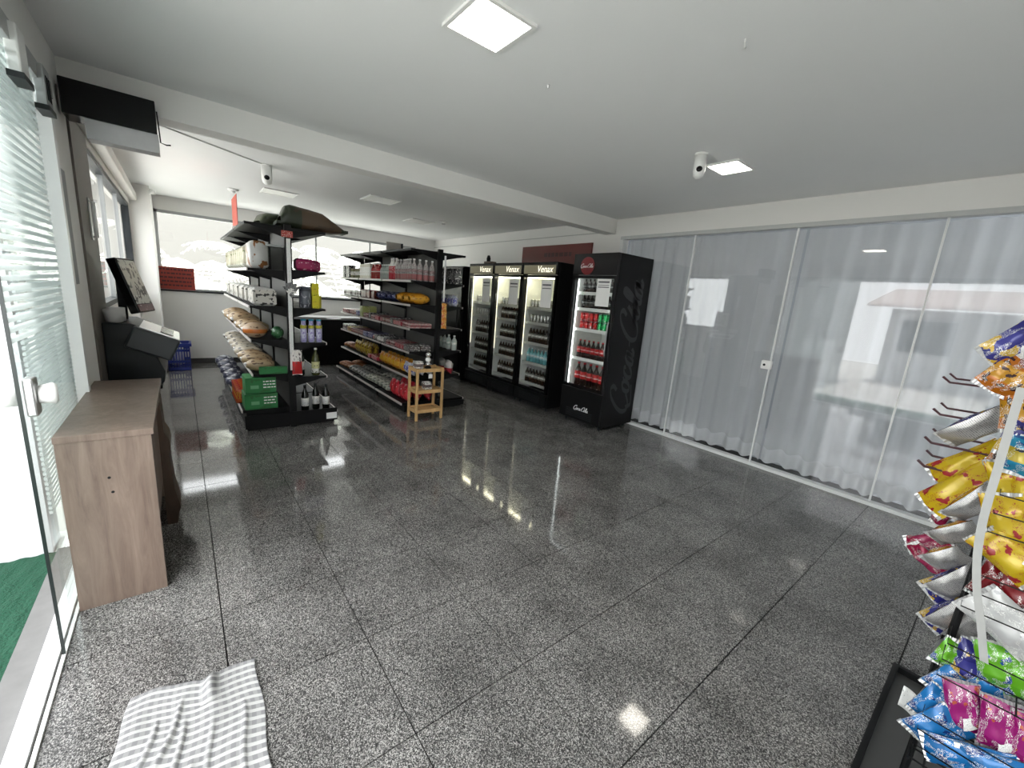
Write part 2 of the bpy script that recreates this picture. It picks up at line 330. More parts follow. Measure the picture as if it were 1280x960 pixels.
# left glass shop front, outside strip
def pane(n, y0, y1, x, m, label):
    w = thing('door_%d' % n, None, 'w', (x, (y0+y1)/2, .03)); del w['category']; struct(w, label)
    bx('glass_pane', x-.005, x+.005, y0, y1, .03, 2.33, m, w); return w
d1 = pane(1, 2.09, 2.95, XL+.004, M_film_a, 'sliding glass door leaf with white film stripes, pushed open')
bx('edge_strip', XL-.001, XL+.009, 2.086, 2.09, .03, 2.33, mat('green_glass_edge', (.008, .014, .013), .3), d1)
d2 = pane(2, 2.42, 3.22, XL-.035, M_film_b, 'fixed glass pane with fine white film stripes beside the wooden counter')
d3 = pane(3, -1.38, .85, XL-.035, M_glass, 'fixed clear glass pane left of the open doorway')
struct(bx('trim_5', XL-.07, XL+.02, 3.22, 3.275, 0, 2.36, M_alu), 'white aluminium post at the end of the glass shop front')
struct(bx('trim_6', XL-.07, XL-.014, YF, 3.22, 0, .02, M_alu), 'white floor track of the sliding glass door')
struct(bx('trim_7', XL-.008, XL+.004, YF, 2.9, -.004, .012, M_alu), 'thin inner edge of the floor track')
struct(bx('trim_8', XL-.08, XL+.03, YF, 3.26, 2.325, 2.40, M_grey), 'grey aluminium head rail over the sliding glass door')
k1 = thing('door_lock', 'white lock with round knob on the edge of the glass door', 'lock', (XL+.03, 2.135, 1.02))
bx('lock_plate', XL+.012, XL+.04, 2.095, 2.155, 1.00, 1.135, M_steel, k1, .006)
MB().tube([(XL+.036, 2.14, 1.07), (XL+.075, 2.15, 1.07), (XL+.085, 2.152, 1.07)], [.03, .04, .03], 18).build('knob', M_white, k1, True)
MB().tube([(XL-.01, 2.135, 1.07), (XL-.06, 2.13, 1.07)], [.035, .04], 18).build('outer_knob', M_white, k1, True)
for (y, lab) in ((2.62, 'white plastic roller cover at the top of the sliding glass door'), (3.02, 'grey metal roller housing with open slots over the glass door')):
    h = thing('door_roller', lab, 'roller', (XL+.05, y, 2.20))
    mm = M_white if y < 2.8 else M_grey
    bx('housing', XL+.012, XL+.05, y-.06, y+.06, 2.22, 2.39, mm, h, .006)
    bx('cover_lip', XL+.010, XL+.056, y-.07, y+.07, 2.20, 2.222, M_dark, h)
    if y > 2.8:
        for q in (-.03, 0, .03): bx('slot', XL+.05, XL+.052, y+q-.006, y+q+.006, 2.25, 2.35, M_black, h)
nt_ = thing('notice_board', 'grey notice strip on the white post beside the glass door', 'notice', (XL+.01, 3.36, 1.6))
bx('board', XL, XL+.012, 3.31, 3.44, 1.42, 2.02, mat('grey_notice', (.25, .26, .26), .6), nt_, .003)
hb = thing('pull_handle', 'slim white vertical pull handle on the wall beside the kiosk', 'handle', (XL+.03, 4.15, 1.72))
MB().tube([(XL+.014, 4.15, 1.72), (XL+.035, 4.15, 1.72), (XL+.035, 4.15, 1.95), (XL+.014, 4.15, 1.95)], .011, 8).build('bar', M_white, hb, True)
bx('back_plate', XL+.012, XL+.018, 4.11, 4.19, 1.70, 1.97, M_grey, hb)
# outside
struct(bx('ground_strip', -.62, XL-.02, -6, 3.06, -.06, -.005, mat('pale_concrete', (.17, .168, .165), .85, var=.2, scale=14, bump=.2)), 'pale concrete strip outside the glass door')
struct(bx('ground_yard', -14, -.62, -9, 24, -.08, -.03, mat('yard_concrete', (.58, .57, .55), .9, var=.15, scale=4)))
turf = MB().grid(lambda u, v: (-1.8+1.18*u, -3+6.06*v, -.02+.004*math.sin(u*90)*math.sin(v*130)), 60, 90).build('artificial_turf', mat('green_turf', (.008, .065, .034), .95, var=.5, scale=90, bump=.9)); tag(turf, 'green artificial turf outside the open glass door', 'turf'); turf['kind'] = 'stuff'
struct(bx('wall_outside', -5, -.64, 3.07, 3.25, -.03, 3.2, M_ext), 'white plastered wall outside the glass door')
struct(bx('ground_far', -14, 16, 8.95, 24, -.12, -.06, mat('yard_concrete_far', (.5, .5, .48), .9)))
struct(bx('ground_right', XR+.35, 16, -9, 9, -.12, -.04, mat('yard_concrete_right', (.45, .46, .48), .9)))
struct(bx('wall_daylight_block', 6.6, 6.8, -6, 9, -.05, 3.0, mat('daylight_block', (.34, .36, .38), .9))); struct(bx('ceiling_daylight_block', XR+.16, 6.8, -6, 9, 2.9, 3.0, M_ceil))  # unseen wall and roof, added behind the curtain to hold back daylight
nb = thing('neighbour_house', 'white house with corrugated roof across the yard, mirrored in the glass', 'house', (-7.2, 1, 0))
bx('house_wall', -7.6, -7.0, -8, 2.6, -.03, 2.1, M_ext, nb)
MB().prism([(-8.6+.1*0 + 3.2*i/46, 2.75-.62*i/46 + (.03 if i % 2 else 0)) for i in range(47)] + [(-5.4, 2.09), (-8.6, 2.70)], 1, -8.3, 2.9).build('roof', mat('roof_sheet', (.5, .42, .40), .6), nb)
for yy in (-4.6, -1.2, 1.2): bx('window', -7.0, -6.98, yy, yy+1.1, .9, 1.8, M_dark, nb)

# palms outside the back window
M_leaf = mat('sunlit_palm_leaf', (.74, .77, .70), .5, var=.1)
def palm(x, y, label, seed, h):
    r = random.Random(seed); p = thing('palm', label, 'palm', (x, y, -.06), 'palms outside the back window')
    MB().tube([(x, y, -.06), (x+.04, y, h*.5), (x, y, h)], [.11, .09, .07], 10).build('trunk', mat('palm_trunk', (.5, .47, .42), .9, var=.2, bump=.5), p, True)
    for k in range(9):
        a = 2*math.pi*k/9+r.uniform(-.3, .3); ln = r.uniform(1.5, 2.1); el = r.uniform(.9, 2.0); b = MB(); pts = []
        for i in range(11):
            s = i/10; pts.append(Vector((x+math.cos(a)*ln*s, y+math.sin(a)*ln*s, h+ln*(el*s-1.15*s*s))))
        b.tube(pts, [.018-.0014*i for i in range(11)], 5)
        for i in range(1, 11):
            for j in (0, .5):
                q = pts[i] if j == 0 else (pts[i]+pts[i-1])/2
                sd = Vector((-math.sin(a), math.cos(a), 0)); d = (pts[i]-pts[i-1]).normalized(); L_ = .42*math.sin(math.pi*(.12+.85*i/10))
                for sg in (-1, 1):
                    tip = q + sd*sg*L_*.8 + d*L_*.5 - Vector((0, 0, L_*.45)); n = d*.022
                    b.add([q-n, q+n, (q+tip)/2+n*1.3+Vector((0, 0, .03)), tip, (q+tip)/2-n*1.3+Vector((0, 0, .03))], [(0, 1, 2, 3, 4)])
        b.build('frond', M_leaf, p)
palm(.30, 11.3, 'pale palm outside the back window beside the red notice', 1, 1.0)
palm(1.75, 11.4, 'pale palm outside the back window behind the left gondola', 2, 1.15)
palm(3.3, 11.3, 'pale palm outside the back window between the gondolas', 5, .95)
struct(bx('wall_garden', -8, 14, 14.6, 14.8, -.06, 4.6, mat('garden_wall', (.165, .16, .148), .9)), 'pale garden wall beyond the palms')

# ------------------------------------------------------------------ ceiling fittings
def panel(x0, x1, y0, y1, label, lit):
    p = thing('ceiling_light', label, 'ceiling light', ((x0+x1)/2, (y0+y1)/2, ZC), 'square ceiling panels')
    f = MB(); z0 = ZC-.012; t = .018
    f.box(x0, x1, y0, y0+t, z0, ZC).box(x0, x1, y1-t, y1, z0, ZC).box(x0, x0+t, y0+t, y1-t, z0, ZC).box(x1-t, x1, y0+t, y1-t, z0, ZC); f.build('frame', M_white, p)
    bx('diffuser', x0+t, x1-t, y0+t, y1-t, ZC-.008, ZC-.002, emis('lit_panel', (1, .95, .84), PANEL_LIGHT) if lit else mat('unlit_panel', (.66, .65, .62), .4), p)
panel(.955, 1.245, 1.54, 1.83, 'lit square ceiling panel nearest the camera', True)
panel(3.25, 3.54, 1.57, 1.83, 'lit square ceiling panel beside the white ceiling camera', True)
panel(.93, 1.33, 6.40, 6.78, 'unlit square ceiling panel over the left gondola', False)
panel(3.0, 3.4, 6.5, 6.9, 'unlit square ceiling panel over the right gondola', False)
panel(1.95, 2.35, 5.45, 5.85, 'unlit square ceiling panel between the two gondolas', False)
def dome(x, y, label, h=.13, r=.045):
    d = thing('security_camera', label, 'camera', (x, y, ZC))
    MB().lathe([(r*1.05, 0), (r*1.05, -.012)], (x, y, ZC), 20).build('mount', M_white, d, True)
    MB().lathe([(r, -.012), (r, -h*.7), (r*.8, -h*.9), (r*.35, -h)], (x, y, ZC), 20).build('body', M_white, d, True)
    v = Vector((0-x, 0-y, 0)).normalized()
    c = Vector((x, y, ZC-h*.66)) + v*r*.62
    MB().tube([c, c+v*r*.45], [r*.62, r*.4], 14).build('lens', M_blackg, d, True)
dome(3.01, 1.73, 'white cylindrical camera hanging from the ceiling beside a lit panel', .17, .042)
dome(.78, 5.17, 'white cylindrical camera on the rear ceiling before the left gondola', .19, .05)
sc = thing('motion_sensor', 'small white motion sensor high on the corner column', 'sensor', (-.21, 7.99, 2.57))
MB().lathe([(.03, 0), (.035, .02), (.03, .06)], (-.2, 7.97, 2.55), 12).build('housing', M_white, sc, True)
bx('bracket', -.235, -.19, 7.99, 8.02, 2.56, 2.60, M_dark, sc)
for (x, y, lab) in ((.65, 6.98, 'small round smoke detector above the left gondola'), (3.45, 6.3, 'small round smoke detector above the right gondola')):
    s = thing('smoke_detector', lab, 'detector', (x, y, ZC)); MB().lathe([(.065, 0), (.065, -.015), (.05, -.03)], (x, y, ZC), 18).build('base', M_white, s, True); MB().lathe([(.03, -.03), (.026, -.045)], (x, y, ZC), 14).build('sensor_cap', M_steel, s, True)
hk = MB().tube([(1.9, .98, ZC), (1.9, .98, ZC-.012), (1.925, .99, ZC-.02), (1.95, 1.0, ZC-.006)], .003, 6).build('ceiling_hook', M_white); tag(hk, 'tiny white wire hook on the bare ceiling', 'hook')
hk = MB().lathe([(.008, 0), (.008, -.006), (.003, -.016)], (1.61, 1.86, ZC), 8).build('ceiling_screw', M_steel); tag(hk, 'tiny metal screw in the ceiling between the lit panels', 'screw')
cb = MB().tube([(-.06, 4.6, ZC-.006), (.3, 4.85, ZC-.006), (.74, 5.15, ZC-.006)], .006, 6).build('ceiling_cable', M_white); tag(cb, 'thin white cable running along the ceiling to a camera', 'cable')
# black unit on the beam
bu = thing('air_curtain', 'black box unit with silver lower lip fixed to the beam', 'air curtain', (-.24, 3.62, 2.36))
bx('body', XL+.02, -.04, 3.52, 3.70, 2.335, 2.515, M_blackg, bu, .004)
MB().prism([(3.535, 2.336), (3.69, 2.336), (3.66, 2.235), (3.55, 2.235)], 0, -.352, -.036).build('silver_lip', mat('dull_silver', (.30, .30, .30), .4, .5), bu)
MB().tube([(-.035, 3.56, 2.47), (-.028, 3.56, 2.30), (.0, 3.57, 2.295), (.02, 3.57, 2.30)], .004, 6).build('cable', M_black, bu)

# ------------------------------------------------------------------ signs
rs = thing('red_notice', 'red notice with rows of dark print at the window corner', 'sign', (-.02, YB-.02, 1.235))
bx('sheet', -.262, .212, YB-.022, YB-.012, 1.237, 1.59, M_red, rs)
M_dred = mat('dark_red_print', (.055, .004, .004), .5)
for k in range(5):
    z = 1.55-.062*k; x = -.23+.02*(k % 2)
    while x < .17:
        w = rnd.uniform(.02, .06); bx('print_mark', x, min(x+w, .19), YB-.0235, YB-.022, z-.012, z+.012, M_dred, rs); x += w+.012
M_red2 = mat('dark_red_sign', (.13, .010, .006), .4, var=.05)
fs = thing('red_wall_sign', 'wide red sign on the wall above the fridges', 'sign', (XR-.02, 4.8, 2.0))
bx('board', XR-.03, XR-.004, 4.07, 5.60, 2.02, 2.385, M_red2, fs, .003)
y = 5.05
while y > 4.45:
    w = rnd.uniform(.04, .09); bx('print_mark', XR-.032, XR-.03, y-w, y, 2.21, 2.27, M_dred, fs); y -= w+.02

# ------------------------------------------------------------------ script logo strokes
def catmull(pts, n=8):
    P_ = [pts[0]]+pts+[pts[-1]]; out = []
    for i in range(1, len(P_)-2):
        a, b, c, d = [np.array(q, float) for q in P_[i-1:i+3]]
        for k in range(n):
            t = k/n; out.append(.5*((2*b)+(-a+c)*t+(2*a-5*b+4*c-d)*t*t+(-a+3*b-3*c+d)*t**3))
    out.append(np.array(pts[-1], float)); return out
def script_logo(frame, m, parent, name='script_logo', wt=1.0):
    """frame(u, v) -> world; u along the word 0..1, v up 0..~.33"""
    def C(o, tail): return [(o+1.55, 1.55), (o+1.75, 1.95), (o+1.45, 2.25), (o+.9, 2.05), (o+.35, 1.35), (o+.15, .65), (o+.4, .08), (o+.95, 0), (o+1.5, .35)] + tail
    def O(o): return [(o+.5, 1.0), (o+.15, .8), (o+.05, .35), (o+.3, .02), (o+.65, .25), (o+.75, .7), (o+.5, 1.0), (o+.7, .85), (o+1.0, .95)]
    def c(o): return [(o+.75, .8), (o+.6, 1.0), (o+.25, .85), (o+.05, .4), (o+.25, .02), (o+.6, .1), (o+.95, .45)]
    def a(o): return [(o+.75, .85), (o+.45, 1.0), (o+.12, .7), (o+.08, .2), (o+.35, .02), (o+.65, .4), (o+.8, .95), (o+.75, .3), (o+.9, .02), (o+1.2, .35)]
    def l(o): return [(o, .3), (o+.45, 1.2), (o+.6, 1.95), (o+.38, 2.2), (o+.2, 1.6), (o+.2, .5), (o+.4, .02), (o+.75, .35)]
    S = [C(0, []), O(1.65), c(2.65), a(3.6), [(4.85, .75), (5.4, .8)], C(5.2, [(7.4, 1.5)]), O(6.9), l(7.75), a(8.35), [(.55, .2), (.9, -.35), (1.6, -.3), (2.3, -.15)]]
    mb = MB()
    for st in S:
        q = catmull(st)
        if len(st) == 2: q = [np.array(st[0])*(1-i/8)+np.array(st[1])*i/8 for i in range(9)]
        row = []
        for i, p in enumerate(q):
            d = q[min(i+1, len(q)-1)]-q[max(i-1, 0)]; d = d/(np.hypot(*d)+1e-9); nn = np.array([-d[1], d[0]])
            w = (.055+.12*abs(d[1])**1.5)*wt; row.append((p-nn*w, p+nn*w))
        vs = []; fs = []
        for a_, b_ in row:
            for p in (a_, b_): vs.append(frame((p[0]+.28*p[1])/10.2, p[1]/10.2))
        for i in range(len(row)-1): fs.append((2*i, 2*i+1, 2*i+3, 2*i+2))
        mb.add(vs, fs)
    return mb.build(name, m, parent)

# ------------------------------------------------------------------ goods: shared meshes, one object each
CACHE = {}
def bag_mesh(key, w, h, t, mats, seed=0, nu=8, nv=10, back=None, crimp=True):
    if key in CACHE: return CACHE[key]
    r = random.Random(seed); ph = [r.uniform(0, 6.3) for _ in range(6)]
    def prof(u, v):
        a = max(0, 1-abs(2*u-1)**2.6); e = min(v, 1-v)/.5; b = min(1, max(0, (e-.07))*1.9)**.6
        cr = 1+.16*math.sin(9*u+ph[0]+5*v)+.12*math.sin(13*v+ph[1]-4*u)
        return t/2*(a**.55)*b*cr
    def side(sg):
        def f(u, v):
            nar = 1-.07*math.sin(math.pi*v)
            return ((u-.5)*w*nar, sg*(prof(u, v)+.0006), v*h+.004*math.sin(6*u+ph[2]))
        return f
    b = MB(); b.cur = 0; b.grid(side(-1), nu, nv); b.cur = 1 if back else 0; b.grid(side(1), nu, nv)
    me = b.mesh('bag', [mats]+([back] if back else []), True); CACHE[key] = me; return me
def cached(key, fn):
    if key not in CACHE: CACHE[key] = fn()
    return CACHE[key]
def item(kind, loc, label, group, rot=0, scale=1):
    """place one article: a top-level mesh with its parts as children, sharing mesh data"""
    spec = KIND[kind]; parts = spec['parts']()
    o = link(spec['name'], parts[0][1], None, loc); o.rotation_euler = (0, 0, rot) if not isinstance(rot, (tuple, Euler)) else rot
    if scale != 1: o.scale = (scale,)*3
    tag(o, label, spec['cat'], group)
    for nme, me in parts[1:]:
        c = bpy.data.objects.new(nme, me); col.objects.link(c); c.parent = o
    return o
KIND = {}
def k_bottle(key, name, cat, r, h, body, cap, lab, lz=(.3, .62), neck=.35, desc=None):
    def parts():
        a = cached(key+'b', lambda: MB().lathe([(r*.8, 0), (r, .012), (r, h*.60), (r*.8, h*.70), (r*neck, h*.84), (r*neck, h*.93)], n=10).mesh('bottle', body, True))
        c_ = cached(key+'c', lambda: MB().lathe([(r*neck*1.15, h*.93), (r*neck*1.15, h*.995), (r*neck*.9, h)], n=10).mesh('cap', cap, True))
        l_ = cached(key+'l', lambda: MB().lathe([(r*1.015, h*lz[0]), (r*1.015, h*lz[1])], n=10).mesh('label', lab, True))
        return [('bottle', a), ('cap', c_), ('label', l_)]
    KIND[key] = dict(name=name, cat=cat, parts=parts, dim=(2*r, 2*r, h), desc=desc)
def k_can(key, name, cat, r, h, body, lid, desc=None):
    def parts():
        a = cached(key+'b', lambda: MB().lathe([(r*.9, 0), (r, .008), (r, h-.012), (r*.88, h-.003)], n=12).mesh('can', body, True))
        c_ = cached(key+'c', lambda: MB().lathe([(r*.88, h-.003), (r*.86, h), (r*.4, h)], n=12).mesh('lid', lid, True))
        return [('can', a), ('lid', c_)]
    KIND[key] = dict(name=name, cat=cat, parts=parts, dim=(2*r, 2*r, h), desc=desc)
def k_box(key, name, cat, w, d, h, m, lab=None, desc=None, soft=0):
    """w along y, d along x"""
    def mk():
        e = min(w, d, h)*(.08+soft); pts = []
        b = MB(); x, y = d/2, w/2
        def ring(i, z): return [(sx*(x-i)+0, sy*(y-i), z) for sx, sy in ((-1, -1), (1, -1), (1, 1), (-1, 1))]
        rings = [ring(e, 0), ring(0, e), ring(0, h-e), ring(e, h)]; vs = [p for q in rings for p in q]
        fs = [(3, 2, 1, 0), (12, 13, 14, 15)] + [(i*4+k, i*4+(k+1) % 4, (i+1)*4+(k+1) % 4, (i+1)*4+k) for i in range(3) for k in range(4)]
        return b.add(vs, fs).mesh(name, m, soft > .1)
    def parts():
        out = [(name, cached(key+'b', mk))]
        if lab: out.append(('label', cached(key+'l', lambda: MB().box(-d/2-.0015, -d/2, -w*.36, w*.36, h*.22, h*.78).mesh('label', lab))))
        return out
    KIND[key] = dict(name=name, cat=cat, parts=parts, dim=(w, d, h), desc=desc)
def k_pouch(key, name, cat, w, t, h, m, desc=None, seed=0):
    """upright pouch, face along -x"""
    def mk():
        me = bag_mesh(key+'_', w, h, t, m, seed, 6, 7).copy(); me.transform(Matrix.Rotation(math.pi/2, 4, 'Z')); return me
    KIND[key] = dict(name=name, cat=cat, parts=lambda: [(name, cached(key+'b', mk))], dim=(w, t*1.35, h), desc=desc)
def k_pillow(key, name, cat, w, l, h, m, desc=None, seed=0, tie=None):
    """soft bag lying down, long axis along x"""
    def mk():
        r = random.Random(seed); p0 = r.uniform(0, 6)
        def f(u, v):
            s = math.sin(math.pi*(.06+.88*u))**.55; th = 2*math.pi*v
            return ((u-.5)*l, .5*w*s*math.cos(th)*(1+.06*math.sin(7*u+p0)), h*.5+.5*h*s*math.sin(th))
        return MB().grid(f, 8, 12).mesh(name, m, True)
    def parts():
        out = [(name, cached(key+'b', mk))]
        if tie: out.append(('tie', cached(key+'t', lambda: MB().lathe([(.012, 0), (.03, .03)], (-l/2+.01, 0, h*.45), 8).mesh('tie', tie, True))))
        return out
    KIND[key] = dict(name=name, cat=cat, parts=parts, dim=(w, l, h), desc=desc)

W_, K_, R_, Y_, B_, G_, O_ = (.8, .79, .75), (.015, .015, .017), (.45, .012, .015), (.72, .5, .02), (.02, .05, .28), (.03, .25, .06), (.7, .22, .02)
pm = printed
M_cola = mat('cola_liquid', (.018, .006, .004), .12, var=.1, spec=.6); M_redl = pm('red_label', R_, (.75, .7, .68), R_, .4, .52, 6, .6); M_redcap = mat('red_cap', R_, .4)
M_greenp = pm('green_can_print', (.01, .30, .10), (.02, .42, .12), (.7, .75, .7), .2, .8, 4, .62, .25, .5); M_redcan = pm('red_can_print', R_, (.55, .02, .02), (.75, .7, .7), .3, .7, 4, .62, .25, .5)
k_bottle('cola', 'cola_bottle', 'bottle', .034, .235, M_cola, M_redcap, M_redl, desc='cola bottle with red label')
k_bottle('cola2', 'cola_bottle', 'bottle', .046, .30, M_cola, M_redcap, M_redl, desc='large cola bottle with red label')
k_bottle('coladark', 'cola_bottle', 'bottle', .03, .17, M_cola, mat('black_cap', K_, .4), pm('dark_label', (.02, .02, .02), (.3, .3, .3), W_, .4, .6, 6, .65), desc='dark cola bottle with black cap')
k_bottle('waterb', 'water_bottle', 'bottle', .03, .16, mat('blue_water_plastic', (.03, .12, .42), .15), mat('blue_cap', B_, .4), pm('blue_label', (.03, .15, .5), W_, B_, .4, .6), desc='small blue bottle')
k_can('redcan', 'drink_can', 'can', .033, .105, M_redcan, M_steel, desc='red drink can'); k_can('greencan', 'drink_can', 'can', .033, .105, M_greenp, M_steel, desc='green drink can')
k_bottle('beer', 'beer_bottle', 'bottle', .031, .22, mat('brown_glass', (.03, .012, .005), .12), M_steel, pm('beer_label', (.2, .19, .16), W_, K_, .3, .7), desc='dark beer bottle with pale label')
k_bottle('teal', 'water_bottle', 'bottle', .032, .21, mat('teal_plastic', (.12, .35, .38), .15), M_white, pm('teal_label', (.3, .55, .6), W_, (.05, .3, .4), .3, .7), desc='pale teal bottle with white cap')
k_can('beercan', 'beer_can', 'can', .031, .12, pm('silver_can', (.4, .4, .38), (.2, .2, .2), W_, .3, .6, 5, .6, .25, .7), M_steel, desc='silver grey beer can')

# ------------------------------------------------------------------ fridges
def fridge(y0, y1, xf, h, label, header, shelves, kick=.24, glass_top=1.86, coke=False, led=6):
    f = thing('coke_fridge' if 0 else 'display_fridge', label, 'fridge', ((xf+XR)/2, (y0+y1)/2, 0), 'glass door fridges')
    xb = XR-.06; t = .045; zf = .05
    c = MB(); c.box(xf+.05, xb, y0, y0+t, zf, h).box(xf+.05, xb, y1-t, y1, zf, h).box(xf+.05, xb, y0+t, y1-t, h-.06, h).box(xf+.05, xb, y0+t, y1-t, zf, kick)
    c.box(xb-.03, xb, y0+t, y1-t, kick, h-.06); c.build('cabinet', M_black, f, bevel=.004)
    li = MB(); ml = mat('fridge_liner', (.72, .73, .70), .4) if not coke else mat('fridge_liner_white', (.82, .83, .8), .4)
    li.box(xb-.034, xb-.03, y0+t, y1-t, kick, h-.06).box(xf+.06, xb-.034, y0+t, y0+t+.004, kick, h-.06).box(xf+.06, xb-.034, y1-t-.004, y1-t, kick, h-.06).box(xf+.06, xb-.034, y0+t, y1-t, h-.064, h-.06); li.build('liner', ml, f)
    bx('header', xf, xf+.05, y0, y1, glass_top+.03, h, M_blackg, f, .004)
    bx('kick_panel', xf+.01, xf+.05, y0+.005, y1-.005, .07, kick+.02, M_black, f, .004)
    for k in range(5): bx('vent_slot', xf+.008, xf+.01, y0+.12, y1-.12, .10+.022*k, .108+.022*k, M_dark, f)
    d = MB(); z0 = kick+.03; z1 = glass_top+.025; e = .035
    d.box(xf, xf+.045, y0+.003, y0+e, z0, z1).box(xf, xf+.045, y1-e, y1-.003, z0, z1).box(xf, xf+.045, y0+e, y1-e, z0, z0+e).box(xf, xf+.045, y0+e, y1-e, z1-e, z1)
    dr = d.build('door', M_blackg, f, bevel=.003)
    bx('door_glass', xf+.018, xf+.026, y0+e, y1-e, z0+e, z1-e, M_glass, dr)
    MB().tube([(xf-.02, y0+.02, .95), (xf-.03, y0+.02, 1.0), (xf-.03, y0+.02, 1.3), (xf-.02, y0+.02, 1.35)], .008, 8).build('handle', M_dark if not coke else M_grey, dr, True)
    for yy in (y0+.06, y1-.06):
        for xx in (xf+.1, xb-.08): MB().lathe([(.022, 0), (.018, .05), (.014, .06)], (xx, yy, 0), 10).build('foot', M_dark, f, True)
    L = emis('fridge_led' if not coke else 'coke_led', (1, .93, .66) if not coke else (.95, 1, .98), led)
    if coke:
        bx('led_strip', xf+.058, xf+.07, y1-t-.016, y1-t-.006, kick+.05, glass_top-.03, L, f); bx('led_strip', xf+.058, xf+.07, y0+t+.006, y0+t+.012, kick+.05, glass_top-.03, L, f)
        bx('led_strip', xf+.062, xf+.08, y0+t+.02, y1-t-.02, glass_top-.005, glass_top+.005, L, f)
    else:
        bx('led_strip', xf+.055, xf+.09, y0+t+.02, y1-t-.02, glass_top-.02, glass_top-.005, L, f)
        bx('side_led', xf+.056, xf+.062, y1-t-.014, y1-t-.008, kick+.5, glass_top-.04, emis('soft_side_led', (1, .93, .68), 1.0), f)
    for z in shelves:
        s = MB(); s.box(xf+.09, xb-.05, y0+t+.006, y1-t-.006, z-.008, z).build('shelf', M_white if coke else M_steel, f)
        bx('shelf_rail', xf+.08, xf+.09, y0+t+.006, y1-t-.006, z-.028, z+.012, M_white if coke else mat('dim_rail', (.45, .45, .42), .4), f)
    return f
# cola fridge
ck = fridge(3.02, 3.70, 3.88, 2.13, 'black fridge with red disc, lit and full of red and green drinks', None, (.49, .85, 1.22, 1.475, 1.672), .45, 1.85, True, 2.2)
MB().tube([(3.8795, 3.47, 1.985), (3.872, 3.47, 1.985)], .105, 36).build('red_disc', mat('cola_red', (.17, .005, .009), .35), ck)
M_logo = mat('logo_white', (.85, .85, .85), .4)
script_logo(lambda u, v: (3.8705, 3.575-.21*u, 1.965+.21*v), M_logo, ck, 'script_logo', 1.2)
script_logo(lambda u, v: (3.885, 3.45-.26*u, .20+.26*v), M_logo, ck, 'script_logo', 1.2)
script_logo(lambda u, v: (4.42-1.72*v*1.0, 3.0185, .17+1.80*u), mat('grey_logo_film', (.018, .0185, .022), .3), ck, 'side_script_logo', 1.0)
pp = bx('price_sheet', 3.872, 3.8745, 3.085, 3.285, 1.52, 1.835, M_paper); tag(pp, 'white price sheet taped to the cola fridge door', 'paper')
for k, (z, hh) in enumerate(((1.79, .02), (1.76, .008), (1.735, .012))): bx('print_line', 3.8712, 3.872, 3.105, 3.265, z, z+hh, mat('print_grey', (.12, .12, .13), .7), pp)
def row_in_fridge(kinds, y0, y1, x, z, gap, label, group):
    cnt = {}; y = y1
    seq = []
    for kd, n in kinds:
        for _ in range(n):
            w = KIND[kd]['dim'][0]; seq.append((kd, y-w/2)); y -= w+gap
    for kd, yy in seq:
        cnt[kd] = cnt.get(kd, 0)+1
        item(kd, (x, yy, z), '%s %s from left, %s' % (ORD[cnt[kd]-1], KIND[kd]['desc'], label), group, rnd.uniform(0, 6))
g = 'drinks in the black cola fridge'
row_in_fridge([('coladark', 4), ('waterb', 2), ('coladark', 2)], 3.08, 3.62, 4.02, 1.672, .008, 'top shelf of the cola fridge', g)
row_in_fridge([('coladark', 8)], 3.08, 3.62, 4.02, 1.475, .006, 'second shelf of the cola fridge', g)
for lv in (0, 1):
    row_in_fridge([('redcan', 4), ('greencan', 3)], 3.08, 3.60, 4.01, 1.22+.106*lv, .006, ('lower' if lv == 0 else 'upper')+' can row of the cola fridge', g)
row_in_fridge([('cola', 7)], 3.08, 3.61, 4.02, .85, .006, 'fourth shelf of the cola fridge', g)
row_in_fridge([('cola2', 5)], 3.08, 3.61, 4.03, .49, .008, 'bottom shelf of the cola fridge', g)
# three upright fridges
names = ['farthest', 'middle', 'nearest']
M_hd = emis('lit_header', (.12, .11, .07), .35)
for k, (ya, yb) in enumerate(((5.38, 6.08), (4.675, 5.37), (3.965, 4.665))):
    f = fridge(ya, yb, 3.86, 2.04, '%s of three black glass door drink fridges with lit header' % names[k], None, (.33, .63, .92, 1.21, 1.42), .22, 1.845, False, 12)
    bx('header_panel', 3.857, 3.86, ya+.03, yb-.03, 1.885, 2.0, M_hd, f)
    me = text_mesh('Venax', .125, emis('header_letters', (1, .95, .78), .5), name='lettering', shear=.25); o = link('lettering', me, f)
    o.matrix_basis = Matrix.Translation((3.8555, ya+.24, 1.945)) @ Matrix.Rotation(-math.pi/2, 4, 'Z') @ Matrix.Rotation(math.pi/2, 4, 'X')
    p = bx('price_sheet', 3.853, 3.8555, ya+.06, ya+.27, 1.44, 1.80, M_paper); tag(p, 'white price sheet taped to the %s upright fridge door' % names[k], 'paper')
    bx('print_line', 3.852, 3.853, ya+.08, ya+.25, 1.73, 1.75, MATS['print_grey'], p); bx('print_line', 3.852, 3.853, ya+.08, ya+.25, 1.69, 1.70, MATS['print_grey'], p)
    g = 'drinks in the %s upright fridge' % names[k]; lb = 'of %s upright fridge' % names[k]
    row_in_fridge([('beercan', 8)], ya, yb-.07, 4.02, 1.42, .008, 'top shelf '+lb, g)
    row_in_fridge([('beercan', 8)] if k != 1 else [('beer', 8)], ya, yb-.07, 4.02, 1.21, .008, 'second shelf '+lb, g)
    row_in_fridge([('beer', 8)], ya, yb-.07, 4.02, .92, .008, 'third shelf '+lb, g)
    row_in_fridge([('teal', 8)] if k == 2 else [('beer', 8)], ya, yb-.07, 4.02, .63, .008, 'fourth shelf '+lb, g)
    row_in_fridge([('beer', 8)], ya, yb-.07, 4.02, .33, .008, 'bottom shelf '+lb, g)
